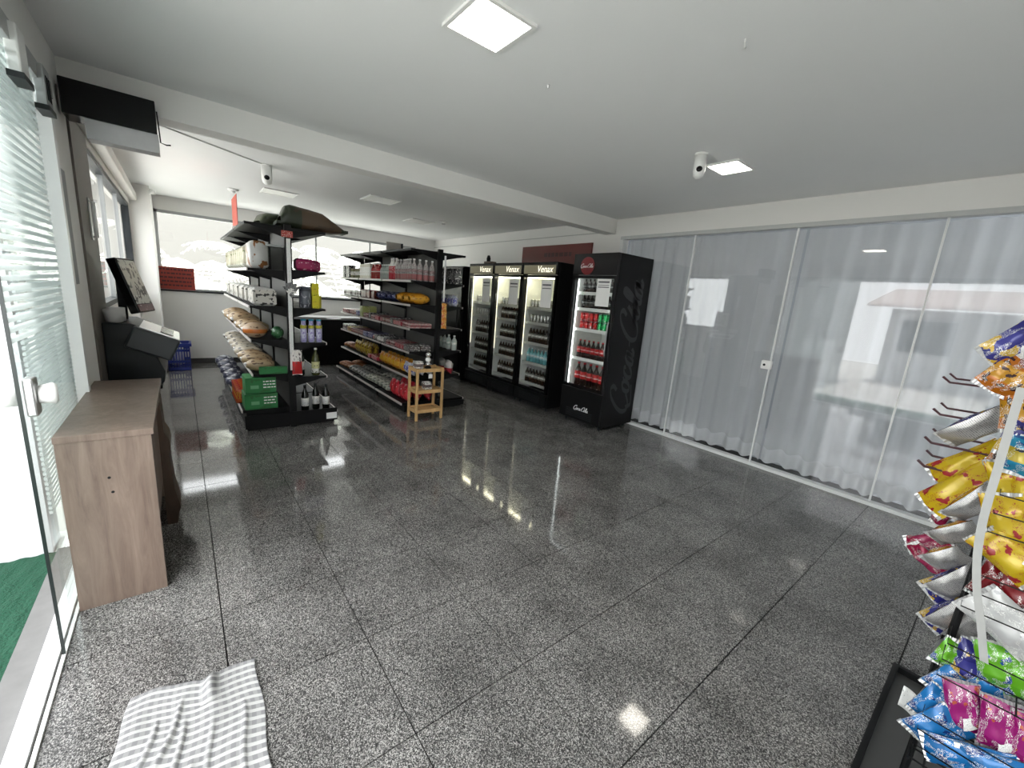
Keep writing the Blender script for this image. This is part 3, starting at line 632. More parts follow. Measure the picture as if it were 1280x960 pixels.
gd = thing('figurine', 'small dark figurine standing on top of the farthest upright fridge', 'figurine', (4.05, 5.75, 2.04))
bx('body', 3.99, 4.11, 5.66, 5.86, 2.04, 2.09, mat('brown_plastic', (.1, .07, .05), .6), gd, .01); MB().lathe([(.03, 0), (.035, .05), (.02, .1)], (4.05, 5.81, 2.09), 10).build('head', M_black, gd, True)
# black freezer beyond
ff = thing('upright_freezer', 'plain black upright freezer standing beyond the glass door fridges', 'freezer', (4.2, 6.55, 0))
bx('cabinet', 3.84, 4.55, 6.2, 6.95, .05, 2.0, M_black, ff, .006); bx('door', 3.80, 3.84, 6.2, 6.95, .16, 1.98, M_blackg, ff, .006)
MB().tube([(3.80, 6.26, .9), (3.77, 6.26, .95), (3.77, 6.26, 1.35), (3.80, 6.26, 1.4)], .01, 8).build('handle', M_dark, ff, True)
bx('plinth', 3.88, 4.5, 6.22, 6.93, 0, .05, M_black, ff)
cf = thing('chest_freezer', 'low black chest freezer with grey lid under the back window', 'freezer', (2.2, 8.45, 0))
bx('body', 1.55, 2.95, 8.15, 8.76, .04, .86, M_black, cf, .01); bx('lid', 1.53, 2.97, 8.13, 8.77, .86, .91, mat('grey_lid', (.35, .35, .34), .4), cf, .008); bx('plinth', 1.6, 2.9, 8.2, 8.72, 0, .04, M_black, cf)
MB().tube([(2.1, 8.125, .885), (2.1, 8.10, .885), (2.35, 8.10, .885), (2.35, 8.125, .885)], .008, 8).build('handle', M_steel, cf)

# ------------------------------------------------------------------ gondolas
def gondola(cx, y0, y1, bays, levelsL, levelsR, dep, base, htop, label, skipback=(), rail=M_rail):
    g = thing('gondola', label, 'shelving', (cx, (y0+y1)/2, 0), 'black shop gondolas')
    bw = (y1-y0)/bays
    for k in range(bays+1): bx('post', cx-.03, cx+.03, y0+bw*k-.02, y0+bw*k+.02, 0, htop, M_black, g)
    for k in range(bays):
        a, b = y0+bw*k+.021, y0+bw*(k+1)-.021
        if k in skipback: bx('back_panel', cx-.012, cx+.012, a, b, .1, levelsL[-3], M_black, g)
        else: bx('back_panel', cx-.012, cx+.012, a, b, .1, htop-.02, M_panelgrey, g)
        for sg, lv in ((-1, levelsL), (1, levelsR)):
            q = sorted((cx+sg*.031, cx+sg*base)); zb = lv[0]
            bx('base_plinth', min(q)+(.03 if sg < 0 else 0), max(q)-(.03 if sg > 0 else 0), a, b, 0, zb-.03, M_black, g)
            s = bx('base_shelf', q[0], q[1], a, b, zb-.03, zb, M_black, g); e = cx+sg*base
            bx('price_rail', min(e, e+sg*.012), max(e, e+sg*.012), a, b, zb-.028, zb-.002, rail, s)
            for z in lv[1:]:
                q = sorted((cx+sg*.031, cx+sg*dep)); s = bx('shelf', q[0], q[1], a, b, z-.022, z, M_black, g); e = cx+sg*dep
                bx('price_rail', min(e, e+sg*.01), max(e, e+sg*.01), a, b, z-.024, z+.001, rail if z < htop-.1 else M_dark, s)
                for yy in (a+.004, b-.008):
                    MB().prism([(cx+sg*.031, z-.022), (cx+sg*dep*.92, z-.022), (cx+sg*.031, z-.10)], 1, yy, yy+.004).build('bracket', M_black, s)
    for sg, lv in ((-1, levelsL), (1, levelsR)):
        for yy in (y0+.06, y1-.06): MB().lathe([(.02, 0), (.02, .02)], (cx+sg*(base-.06), yy, 0), 8).build('foot', M_dark, g) if 0 else None
    return g
G1c, G1a, G1b = .865, 4.70, 7.50
G1L = [.22, .585, .93, 1.265, 1.62, 2.04]; G1R = [.13, .535, .90, 1.26, 1.64, 2.04]
g1 = gondola(G1c, G1a, G1b, 3, G1L, G1R, .345, .45, 2.06, 'black double-sided gondola with bread and white packs, left of the aisle')
bx('end_panel', G1c-.44, G1c+.44, G1a-.03, G1a-.022, .03, .17, M_black, g1)
G2c, G2a, G2b = 2.56, 4.72, 7.55
G2L = [.12, .46, .775, 1.068, 1.36, 1.648, 2.02]; G2R = [.12, .46, .775, 1.068, 1.36, 1.648, 2.02]
g2 = gondola(G2c, G2a, G2b, 3, G2L, G2R, .37, .45, 2.05, 'black double-sided gondola with bottles and snacks, right of the aisle', (2,))
bx('end_panel', G2c-.44, G2c+.44, G2a-.03, G2a-.022, .03, .10, M_black, g2)
# end price channels
for (cx, ya, g, z0, z1, w) in ((G1c, G1a, g1, .62, 1.93, .036), (G2c+.06, G2a, g2, 1.42, 1.98, .022)):
    bx('price_channel', cx-w/2, cx+w/2, ya-.026, ya-.021, z0, z1, printed('price_channel_print', (.82, .82, .8), (.82, .82, .8), (.3, .3, .3), .2, .8, 40, .62), g)
bx('red_tag', G1c-.06, G1c+.04, G1a-.034, G1a-.026, 1.94, 2.0, pm('red_tag_print', (.4, .05, .04), (.4, .05, .04), W_, .2, .8, 8, .6), g1)

# goods definitions for gondolas
k_box('blackbox', 'carton', 'carton', .12, .1, .20, pm('p_blackbox', K_, (.1, .1, .1), W_, .3, .7, 7, .58), desc='black and white carton')
k_can('jar', 'food_jar', 'jar', .045, .15, pm('p_jar', (.25, .2, .1), W_, (.1, .2, .05), .3, .7, 6), mat('jar_lid', (.06, .05, .03), .3), desc='dark jar with pale label')
k_box('cream', 'carton', 'carton', .075, .06, .21, pm('p_cream', (.62, .58, .46), W_, (.3, .2, .1), .2, .8, 7, .62), desc='cream carton')
k_bottle('redbottle', 'sauce_bottle', 'bottle', .034, .22, mat('red_sauce', (.35, .01, .01), .25), M_white, pm('p_redb', (.5, .02, .02), W_, R_, .4, .6), desc='red sauce bottle')
k_bottle('greybottle', 'cleaner_bottle', 'bottle', .036, .20, mat('grey_plastic_b', (.42, .46, .43), .3), M_white, pm('p_greyb', (.5, .55, .5), W_, (.1, .25, .2), .3, .7), desc='grey green bottle')
k_bottle('whitecap', 'white_bottle', 'bottle', .036, .26, pm('p_wcap', (.50, .47, .46), (.40, .14, .14), (.25, .18, .18), .05, .32, 8, .6), M_white, pm('p_wcapl', (.5, .5, .48), (.4, .28, .28), (.14, .1, .1), .3, .7, 7, .54), desc='tall white bottle with printed label')
k_bottle('redwhite', 'white_bottle', 'bottle', .040, .28, pm('p_rw', W_, (.6, .03, .05), W_, .0, .45, 8, .7), M_white, pm('p_rwl', (.6, .03, .05), (.6, .03, .05), W_, .3, .7, 6), desc='white bottle with red base')
k_box('smallwhite', 'small_carton', 'carton', .09, .09, .09, pm('p_smw', W_, (.2, .15, .15), K_, .3, .7, 6, .55), desc='small dark-printed carton')
k_box('maroon', 'carton', 'carton', .13, .14, .12, pm('p_maroon', (.12, .015, .015), (.16, .03, .02), (.5, .4, .35), .3, .7, 6, .66), desc='dark maroon carton')
k_pillow('navy', 'navy_packet', 'packet', .16, .22, .13, pm('p_navy', (.02, .025, .08), (.04, .05, .16), (.45, .45, .5), .3, .7, 7, .6), desc='navy blue packet', seed=3)
k_pillow('orangebag', 'orange_bag', 'bag', .18, .26, .14, pm('p_orange', (.62, .27, .02), (.66, .33, .03), (.25, .08, .01), .3, .7, 5, .62), desc='large orange bag', seed=4)
k_box('choc', 'chocolate_box', 'box', .085, .14, .065, pm('p_choc', (.14, .05, .04), (.45, .38, .33), (.3, .02, .03), .35, .7, 8, .54), desc='small brown chocolate box')
k_box('cand', 'sweet_box', 'box', .08, .14, .06, pm('p_cand', (.5, .44, .4), (.12, .06, .06), (.35, .03, .05), .3, .65, 9, .53), desc='pale sweet box')
k_box('redsm', 'sweet_box', 'box', .085, .14, .06, pm('p_redsm', (.32, .015, .03), (.4, .03, .05), W_, .3, .7, 9, .6), desc='dark red sweet box')
k_box('greenpk', 'green_carton', 'carton', .13, .1, .16, pm('p_grn', (.42, .46, .16), (.35, .4, .1), (.7, .7, .5), .2, .5, 6, .62), desc='olive green carton')
k_box('bluebx', 'biscuit_box', 'box', .09, .13, .075, pm('p_blue', (.05, .05, .16), (.1, .1, .3), (.7, .7, .75), .3, .7, 8, .57), desc='blue biscuit box')
k_can('tub', 'tub', 'tub', .042, .06, pm('p_tub', (.68, .66, .62), W_, (.3, .2, .2), .2, .8, 6, .6), M_white, desc='small white tub')
k_pouch('yellow', 'yellow_pouch', 'pouch', .11, .07, .19, pm('p_yel', (.45, .32, .04), (.5, .36, .05), (.16, .05, .02), .3, .7, 6, .55), desc='yellow pouch', seed=1)
k_pouch('orange', 'orange_pouch', 'pouch', .13, .08, .16, pm('p_ora', (.60, .22, .02), (.66, .34, .03), (.65, .5, .1), .3, .7, 6, .58), desc='orange pouch', seed=2)
k_pouch('bluew', 'blue_pouch', 'pouch', .14, .08, .15, pm('p_bw', (.45, .48, .62), (.12, .12, .4), W_, .3, .7, 6, .55), desc='blue and white pouch', seed=6)
k_pillow('brownp', 'brown_packet', 'packet', .12, .2, .09, pm('p_brn', (.25, .08, .025), (.35, .14, .05), (.5, .35, .2), .3, .7, 7, .6), desc='brown orange packet', seed=7)
k_pillow('greyp', 'grey_packet', 'packet', .12, .2, .11, pm('p_gry', (.30, .29, .26), (.45, .44, .4), (.06, .06, .06), .3, .7, 7, .55), desc='silver grey packet', seed=8)
k_pillow('palep', 'pale_packet', 'packet', .13, .22, .12, pm('p_pal', (.52, .5, .42), (.3, .32, .26), (.1, .1, .08), .3, .7, 9, .56), desc='pale spotted packet', seed=9)
k_pouch('redtall', 'red_pouch', 'pouch', .12, .10, .22, pm('p_rt', (.42, .01, .025), (.5, .03, .04), (.75, .65, .65), .2, .8, 5, .66), desc='tall red pouch', seed=5)
k_box('yelsm', 'sweet_box', 'box', .08, .14, .07, pm('p_yelsm', (.42, .32, .05), (.3, .1, .02), W_, .3, .7, 9, .58), desc='small yellow sweet box')
k_box('pinksm', 'sweet_box', 'box', .075, .14, .055, pm('p_pinksm', (.4, .14, .2), (.5, .45, .42), (.2, .02, .06), .3, .7, 9, .56), desc='small pink sweet box')
k_box('darksm', 'sweet_box', 'box', .09, .14, .08, pm('p_darksm', (.03, .025, .025), (.06, .05, .05), W_, .3, .7, 9, .58), desc='small black sweet box')
def pool(kinds, n, seed):
    r = random.Random(seed); out = []
    while n > 0:
        q = min(n, r.choice((1, 1, 2, 2, 3))); out.append((r.choice(kinds), q)); n -= q
    return out
def lay(rows, edge, sg, y0, y1, z, where, group, gap=.008, deep=1, x_in=.03, near=0, deep2=False, jit=0):
    """rows run from the far end to the near end; sg points outwards"""
    for dpt in range(deep):
        tot = sum(KIND[k]['dim'][0]*n for k, n in rows); n_all = sum(n for _, n in rows); gp = max(.003, (y1-y0-tot)/n_all)
        y = y1; seq = []
        for k, n in rows:
            for _ in range(n):
                w = KIND[k]['dim'][0]; seq.append((k, y-gp/2-w/2)); y -= w+gp
        cnt = {}
        for k, yy in reversed(seq):
            if yy-KIND[k]['dim'][0]/2 < y0-.01: continue
            cnt[k] = cnt.get(k, 0)+1; d = KIND[k]['dim'][1]
            x = edge - sg*(x_in + d/2 + dpt*(d+.015))
            if near and not dpt and cnt[k] == 1 and k == seq[-1][0]:
                for q in range(1, near+1): item(k, (x-sg*q*(d+.012), yy, z+.0005), '%s %s behind the front one, %s' % (ORD[q-1], KIND[k]['desc'], where), group, rnd.uniform(-.06, .06))
            if deep2 and cnt[k] > 1 or (deep2 and k != seq[-1][0]): item(k, (x-sg*(d+.015), yy+.01, z+.0005), '%s %s from the front, rear row, %s' % (ORD[cnt[k]-1], KIND[k]['desc'], where), group, rnd.uniform(-.06, .06))
            item(k, (x+sg*rnd.uniform(-.012, .008), yy, z+.0005), '%s %s from the front, %s' % (ORD[cnt[k]-1], KIND[k]['desc'], where), group, rnd.uniform(-.06-jit, .06+jit), 1+rnd.uniform(-jit, jit)*.5)
e2 = G2c-.37
lay([('blackbox', 3), ('jar', 5), ('cream', 6), ('redbottle', 5), ('greybottle', 4), ('redwhite', 3), ('whitecap', 9)], e2, -1, G2a+.03, G2b-.03, G2L[5], 'top shelf, right gondola', 'goods on the right gondola', near=3)
lay([('smallwhite', 8), ('maroon', 4), ('navy', 4), ('orangebag', 3)], e2, -1, G2a+.03, G2b-.03, G2L[4], 'second shelf, right gondola', 'goods on the right gondola', near=0)
lay(pool(['cand', 'pinksm', 'darksm', 'choc'], 8, 1)+[('bluebx', 2), ('greenpk', 1)]+pool(['choc', 'redsm', 'cand', 'yelsm', 'pinksm', 'darksm'], 12, 2)+[('redsm', 3), ('cand', 3)], e2, -1, G2a+.03, G2b-.03, G2L[3], 'third shelf, right gondola', 'goods on the right gondola', near=1, deep2=True, x_in=.012)
lay([('smallwhite', 2)]+pool(['choc', 'darksm', 'cand', 'yelsm'], 9, 3)+[('bluebx', 4)]+pool(['tub', 'tub', 'cand', 'darksm'], 9, 4)+pool(['choc', 'redsm', 'darksm'], 5, 5), e2, -1, G2a+.03, G2b-.03, G2L[2], 'fourth shelf, right gondola', 'goods on the right gondola', near=1, deep2=True, x_in=.012)
lay([('brownp', 4), ('yellow', 6), ('redsm', 4), ('orange', 6), ('bluew', 2)], e2, -1, G2a+.03, G2b-.03, G2L[1], 'fifth shelf, right gondola', 'goods on the right gondola', near=2, deep2=True)
lay([('brownp', 4), ('greyp', 6), ('palep', 6), ('redtall', 4)], G2c-.45, -1, G2a+.03, G2b-.03, G2L[0], 'bottom shelf, right gondola', 'goods on the right gondola', near=2, deep2=True)
e2r = G2c+.37
lay([('navy', 2), ('bluew', 4)], e2r, 1, G2a+.03, G2a+1.0, G2R[4], 'second shelf of the gondola by the fridges', 'goods on the fridge side')
lay([('smallwhite', 5), ('blackbox', 3)], e2r, 1, G2a+.03, G2a+1.0, G2R[5], 'top shelf of the gondola by the fridges', 'goods on the fridge side')
lay([('greybottle', 8)], e2r, 1, G2a+.03, G2a+1.0, G2R[2], 'fourth shelf of the gondola by the fridges', 'goods on the fridge side')
k_pouch('redwp', 'red_white_pouch', 'pouch', .16, .1, .17, pm('p_rwp', (.7, .66, .64), (.45, .02, .04), W_, .0, .42, 6, .7), desc='white and red pouch', seed=15)
lay([('redwp', 5)], e2r, 1, G2a+.03, G2a+1.0, G2R[1], 'fifth shelf of the gondola by the fridges', 'goods on the fridge side')
# hanging packs at the end of the right gondola
mh = pm('p_hang', (.62, .2, .02), (.55, .1, .02), (.7, .6, .2), .3, .7, 6, .55)
for k, z in enumerate((1.30, 1.20, 1.10)):
    o = link('hanging_packet', bag_mesh('hang', .075, .12, .03, mh, 11, 5, 6), None, (G2c+.06, G2a-.045-.004*k, z-.02)); tag(o, '%s orange packet from the top, hung on the right gondola end' % ORD[k], 'packet', 'packets hung on the right gondola end')
bx('display_card', G2c-.06, G2c+.1, G2b-.3, G2b-.28, 2.05, 2.26, mat('beige_card', (.45, .42, .38), .7), g2) if 0 else None
cdx = thing('display_card', 'beige display card standing on top of the right gondola', 'card', (2.75, 6.6, 2.02)); bx('card', 2.62, 2.86, 6.6, 6.62, 2.02, 2.25, mat('beige_card', (.45, .42, .38), .7), cdx); bx('dark_edge', 2.86, 2.89, 6.59, 6.63, 2.02, 2.25, M_dark, cdx)

# left gondola goods
e1 = G1c-.345; GL = 'goods on the left gondola'
k_box('tissue', 'tissue_pack', 'pack', .19, .19, .25, pm('p_tis', (.55, .54, .48), (.50, .46, .34), (.16, .2, .06), .2, .85, 5, .57), desc='white and cream tissue pack', soft=.12)
k_box('tissue2', 'tissue_pack', 'pack', .22, .15, .26, pm('p_tis2', (.58, .58, .56), (.56, .56, .54), (.25, .10, .03), .25, .8, 2.6, .58), desc='large white tissue pack with brown picture', soft=.12)
k_box('napkin', 'napkin_pack', 'pack', .23, .20, .17, pm('p_nap', (.55, .54, .51), (.53, .51, .46), (.02, .02, .02), .2, .9, 4.2, .57), desc='white napkin pack with black print', soft=.06)
k_can('cup', 'paper_cup', 'cup', .04, .1, M_white, M_white, desc='white paper cup')
k_pillow('bread', 'bread_bag', 'bread', .16, .26, .15, pm('p_bread', (.26, .17, .09), (.38, .28, .17), (.09, .045, .02), .2, .9, 4, .60), desc='bagged loaf of bread', seed=21, tie=M_white)
k_pillow('breadw', 'bread_bag', 'bread', .16, .25, .15, pm('p_breadw', (.30, .27, .22), (.42, .37, .29), (.05, .04, .035), .2, .9, 4, .60), desc='pale bagged loaf', seed=23, tie=M_white)
k_pillow('breadg', 'bread_bag', 'bread', .22, .21, .16, pm('p_breadg', (.42, .30, .20), (.50, .15, .03), (.10, .05, .02), .35, .6, 3.5, .62), desc='large loaf bag with orange and green print', seed=25, tie=M_white)
k_pillow('striped', 'folded_cloth', 'cloth', .26, .22, .16, pm('p_strp', (.025, .027, .045), (.05, .055, .09), (.42, .42, .44), .2, .8, 5, .60), desc='dark striped folded cloth pack', seed=27)
lay([('tissue', 11), ('tissue2', 1)], e1, -1, G1a+.03, G1b-.03, G1L[4], 'upper shelf, left gondola', GL)
lay([('napkin', 11)], e1, -1, G1a+.03, G1b-.03, G1L[3], 'third shelf, left gondola', GL)
lay([('bread', 9), ('breadg', 1)], e1, -1, G1a+.03, G1b-.03, G1L[2], 'fourth shelf, left gondola', GL, x_in=-.05, jit=.3)
lay([('breadw', 7), ('bread', 3)], e1, -1, G1a+.03, G1b-.03, G1L[1], 'fifth shelf, left gondola', GL, x_in=-.05, jit=.3)
lay([('striped', 5)], G1c-.50, -1, G1a+.9, G1b-.03, G1L[0], 'bottom shelf, left gondola', GL, x_in=-.02)
for k in range(4): item('cup', (G1c-.28+.075*k, G1a+.10, G1L[3]+.1705), '%s white paper cup on the napkin packs of the left gondola' % ORD[k], 'paper cups on the left gondola') if 0 else None
k_pillow('greenbag', 'green_bag', 'bag', .16, .11, .13, pm('p_gbag', (.015, .07, .025), (.03, .12, .04), (.3, .4, .3), .3, .7, 5, .66), desc='dark green bag', seed=41)
item('greenbag', (.765, G1a+.13, G1L[2]+.0005), 'dark green bag at the near end of the fourth left gondola shelf', GL)
# clear box on the upper shelf end
cbx = thing('clear_box', 'clear plastic storage box at the end of the upper left gondola shelf', 'box', (G1c-.1, G1a+.12, G1L[4]))
MB().box(G1c-.17, G1c-.04, G1a+.03, G1a+.2, G1L[4]+.001, G1L[4]+.22).build('tub', glass('clear_plastic', (.6, .62, .6)), cbx); bx('lid', G1c-.18, G1c-.035, G1a+.02, G1a+.21, G1L[4]+.22, G1L[4]+.24, mat('grey_lid_b', (.35, .36, .35), .4), cbx)
# crates of green cartons at the near end
M_green = pm('p_greenbox', (.015, .16, .04), (.02, .19, .05), (.02, .13, .03), .1, .9, 3, .6, .5)
for k, (z, lab) in enumerate(((.2215, 'lower green carton with white print at the left gondola end'), (.388, 'upper green carton with white print at the left gondola end'))):
    c = thing('green_carton', lab, 'carton', (.56, G1a+.14, z), 'green cartons at the left gondola end')
    bx('carton', .435+.012*k, .725-.01*k, G1a+.005, G1a+.27, z, z+.16, M_green, c, .003)
    for q in range(3):
        x = .60
        while x < .70:
            w = rnd.uniform(.012, .03); bx('print_mark', x, min(.71, x+w), G1a+.0035, G1a+.005, z+.055+.03*q, z+.067+.03*q, M_paper, c); x += w+.007
    bx('print_mark', .49, .56, G1a+.0035, G1a+.005, z+.05, z+.085, mat('pale_green_print', (.15, .4, .2), .5), c)
gc = thing('green_tray', 'flat green tray carton on the fifth shelf end of the left gondola', 'carton', (.68, G1a+.1, G1L[1])); bx('tray', .57, .82, G1a-.015, G1a+.02, G1L[1]+.001, G1L[1]+.075, M_green, gc, .003)
gt = MB(); 
oc = thing('snack_crate', 'orange red printed packets in a row on the bottom left gondola shelf', 'packets', (.45, G1a+.5, G1L[0]))
M_op = pm('p_op', (.5, .1, .02), (.55, .25, .04), (.4, .02, .03), .3, .7, 7, .54)
for k in range(6):
    o = link('packet', bag_mesh('opk', .13, .17, .07, M_op, 31, 5, 6), oc, (.45, G1a+.34+.085*k, G1L[0]+.001)); o.rotation_euler = (0, 0, .25)
# right half of the left gondola end
e1r = G1c+.345
k_box('magenta', 'magenta_pack', 'pack', .14, .17, .12, pm('p_mag', (.30, .01, .08), (.34, .02, .1), (.8, .6, .65), .3, .7, 4, .64), desc='magenta pack with white print', soft=.1)
k_can('canister', 'canister', 'canister', .06, .22, pm('p_canr', (.05, .055, .07), (.12, .13, .16), (.35, .36, .4), .2, .8, 5, .6), mat('navy_lid', (.04, .05, .14), .4), desc='dark grey canister')
k_box('yellowbox', 'yellow_carton', 'carton', .075, .07, .13, pm('p_ybx', (.58, .52, .02), (.6, .5, .02), (.1, .1, .02), .3, .6, 5, .64), desc='yellow carton')
k_bottle('spray', 'spray_can', 'spray can', .032, .245, pm('p_spray', (.42, .40, .62), (.6, .6, .75), (.25, .2, .5), .2, .6, 6, .56), mat('teal_cap', (.03, .28, .42), .35), pm('p_sprayl', (.55, .5, .03), (.6, .55, .05), (.1, .15, .05), .3, .7, 6), lz=(.60, .74), neck=.72, desc='aerosol can with teal cap')
k_bottle('spirit', 'spirit_bottle', 'bottle', .042, .30, mat('olive_glass', (.06, .065, .02), .12), M_white, pm('p_spl', (.58, .56, .28), W_, (.05, .05, .03), .0, .4, 4, .62), lz=(.1, .5), neck=.33, desc='green glass bottle with yellow label')
k_bottle('wine', 'wine_bottle', 'bottle', .038, .30, mat('black_wine_glass', (.006, .008, .006), .1), M_dark, pm('p_wine', W_, (.7, .7, .68), (.3, .3, .3), .2, .8, 6, .62), lz=(.22, .52), neck=.36, desc='dark wine bottle with white label')
gr = 'goods on the end of the left gondola'
item('magenta', (1.03, G1a+.12, G1R[4]+.0005), 'inner magenta pack on the left gondola end shelf', gr); item('magenta', (1.13, G1a+.29, G1R[4]+.0005), 'outer magenta pack on the left gondola end shelf', gr)
item('canister', (1.03, G1a+.1, G1R[3]+.0005), 'dark grey canister with navy lid on the left gondola end', gr)
item('yellowbox', (1.125, G1a+.09, G1R[3]+.0005), 'lower yellow carton beside the dark canister', gr); item('yellowbox', (1.122, G1a+.09, G1R[3]+.131), 'upper yellow carton stacked beside the dark canister', gr)
item('yellowbox', (1.17, G1a+.2, G1R[3]+.0005), 'rear yellow carton behind the stacked pair', gr)
for k in range(3): item('spray', (1.00+.076*k, G1a+.07, G1R[2]+.0005), '%s aerosol can with teal cap from the gondola post' % ORD[k], 'aerosol cans on the left gondola end')
item('spirit', (1.115, G1a+.08, G1R[1]+.0005), 'green glass bottle with yellow label on the left gondola end', gr); item('wine', (.97, G1a+.1, G1R[1]+.0005), 'dark bottle beside the green glass bottle', gr)
for k, x in enumerate((1.0, 1.12, 1.215)): item('wine', (x, G1a+.08+.05*(k == 1), G1R[0]+.0005), '%s wine bottle from the post on the gondola base' % ORD[k], 'wine bottles on the left gondola base', (0, 2.2, 0)[k])
pc = bx('price_card', 1.19, 1.30, G1a-.034, G1a-.031, .05, .12, M_paper); tag(pc, 'white price card on the foot of the left gondola', 'card')
hp = link('hanging_packet', bag_mesh('rwpk', .095, .26, .04, pm('p_rwhang', (.72, .68, .64), (.5, .02, .02), (.1, .08, .08), .05, .55, 5, .6), 33, 6, 8), None, (.905, G1a-.06, .575)); tag(hp, 'red and white packet hanging below the price channel', 'packet')
fc = thing('fan_cluster', 'cluster of silver novelty packs hanging on the left gondola end', 'packs', (G1c, G1a-.05, 1.45))
for k in range(5):
    a = -1+.5*k; MB().add([(G1c+.01, G1a-.05-.002*k, 1.42), (G1c+.01+.07*math.sin(a)-.02, G1a-.055-.002*k, 1.42+.09*math.cos(a)), (G1c+.01+.07*math.sin(a)+.02, G1a-.05-.002*k, 1.43+.09*math.cos(a)), (G1c+.01, G1a-.045-.002*k, 1.36)], [(0, 1, 2), (0, 2, 3), (0, 3, 1), (1, 3, 2)]).build('pack', pm('p_fan', (.2, .2, .2), W_, K_, .3, .6, 4), fc)
# things on top of the left gondola
def sack(label, loc, rz, m, w, l, h, seed, tilt=0):
    s = thing('charcoal_sack', label, 'sack', loc, 'sacks on the left gondola'); r = random.Random(seed); p0 = r.uniform(0, 6)
    def f(u, v):
        e = float(np.interp(u, [0, .04, .16, .4, .65, .88, 1], [.45, .85, 1, .97, .8, .42, .14])); th = 2*math.pi*v; sn = math.sin(th)
        zt = h*e*(1+.04*math.sin(9*u+p0)); zz = zt*.5+.5*zt*math.copysign(abs(sn)**.55, sn)
        return ((u-.5)*l, .5*w*(.82+.18*min(1, e*1.3))*math.copysign(abs(math.cos(th))**.5, math.cos(th)), zz+.10*h*max(0, u-.8)*5)
    Mx = Matrix.Translation(Vector(loc)) @ Matrix.Rotation(rz, 4, 'Z')
    b = MB().grid(f, 14, 20); b.v = [tuple(Mx @ Vector(p)) for p in b.v]; b.build('sack', m, s, True)
    c = MB()
    for sg in (-1, 1):
        z = h*(.2 if sg < 0 else .17); x_ = sorted((sg*l/2-sg*.01, sg*l/2+sg*.035)); c.box(x_[0], x_[1], -w*.40, w*.40, z-.014, z+.014, Mx)
    c.build('sewn_end', MATS['p_sackend'], s)
mat('p_sackend', (.03, .04, .025), .6)
M_sack = pm('p_sack', (.02, .028, .013), (.075, .047, .026), (.045, .028, .016), .30, .92, 3, .6, .4, axis=0)
sack('big brown and green sack lying on top of the left gondola', (1.13, G1a+.20, 2.041), -.05, M_sack, .34, .60, .23, 3, -.03)
sack('smaller dark green sack behind the big sack on the gondola', (.93, G1a+.62, 2.041), .1, pm('p_sack2', (.03, .045, .02), (.05, .06, .03), (.02, .025, .012), .3, .8, 4, .6, .4), .34, .5, .17, 5)
rf = thing('red_flag_sign', 'thin red sign panel standing on the left gondola top', 'sign', (.58, 6.05, 2.04)); bx('panel', .56, .566, 5.75, 6.25, 2.10, 2.42, mat('red_flag', (.5, .09, .06), .5), rf); bx('foot', .53, .6, 5.98, 6.02, 2.0405, 2.10, M_white, rf)
# bamboo stand
bs = thing('bamboo_stand', 'small three-tier bamboo stand at the right gondola end', 'stand', (2.28, 4.42, 0))
MBm = wood('bamboo', (.50, .30, .12), (.68, .44, .20), 4, (1, .15, .15), .5)
X0, X1, Y0_, Y1_ = 2.10, 2.46, 4.32, 4.56
for x in (X0, X1-.028):
    for y in (Y0_, Y1_-.028): bx('leg', x, x+.028, y, y+.028, 0, .64, MBm, bs, .003)
for z in (.105, .345, .605):
    s = MB(); 
    for k in range(4): s.box(X0+.03, X1-.03, Y0_+.012+.056*k, Y0_+.060+.056*k, z, z+.012)
    sh = s.build('tier', MBm, bs)
    for (a, b, c, d) in ((X0+.028, X1-.028, Y0_+.004, Y0_+.012), (X0+.028, X1-.028, Y1_-.012, Y1_-.004)): bx('tier_rail', a, b, c, d, z-.012, z+.03, MBm, sh)
    for (a, b) in ((X0+.004, X0+.012), (X1-.012, X1-.004)): bx('tier_rail', a, b, Y0_+.028, Y1_-.028, z-.012, z+.03, MBm, sh)
k_can('ballb', 'novelty_bottle', 'bottle', .035, .16, pm('p_ball', (.02, .02, .02), (.75, .75, .75), K_, .55, .7, 4, .6), M_chrome, desc='black bottle with silver balls')
def balls(loc):
    s = thing('ball_dispenser', 'dark dispenser stacked with silver balls on the bamboo stand', 'dispenser', loc)
    MB().lathe([(.04, 0), (.04, .02), (.015, .03), (.015, .16)], loc, 12).build('stem', M_black, s, True)
    for k in range(3): MB().lathe([(.012, 0), (.03, .015), (.034, .03), (.03, .045), (.012, .06)], (loc[0], loc[1], loc[2]+.02+.058*k), 14).build('ball', M_chrome if k != 1 else M_white, s, True)
balls((2.30, 4.44, .6175))
item('smallwhite', (2.18, 4.45, .6175), 'small pale carton beside the silver ball dispenser', 'goods on the bamboo stand')
item('smallwhite', (2.30, 4.45, .3575), 'small pale carton on the middle bamboo tier', 'goods on the bamboo stand')
tagc = bx('price_tag', 2.25, 2.30, 4.314, 4.318, .52, .57, M_paper); tag(tagc, 'white price tag hanging from the bamboo top tier', 'price tag')

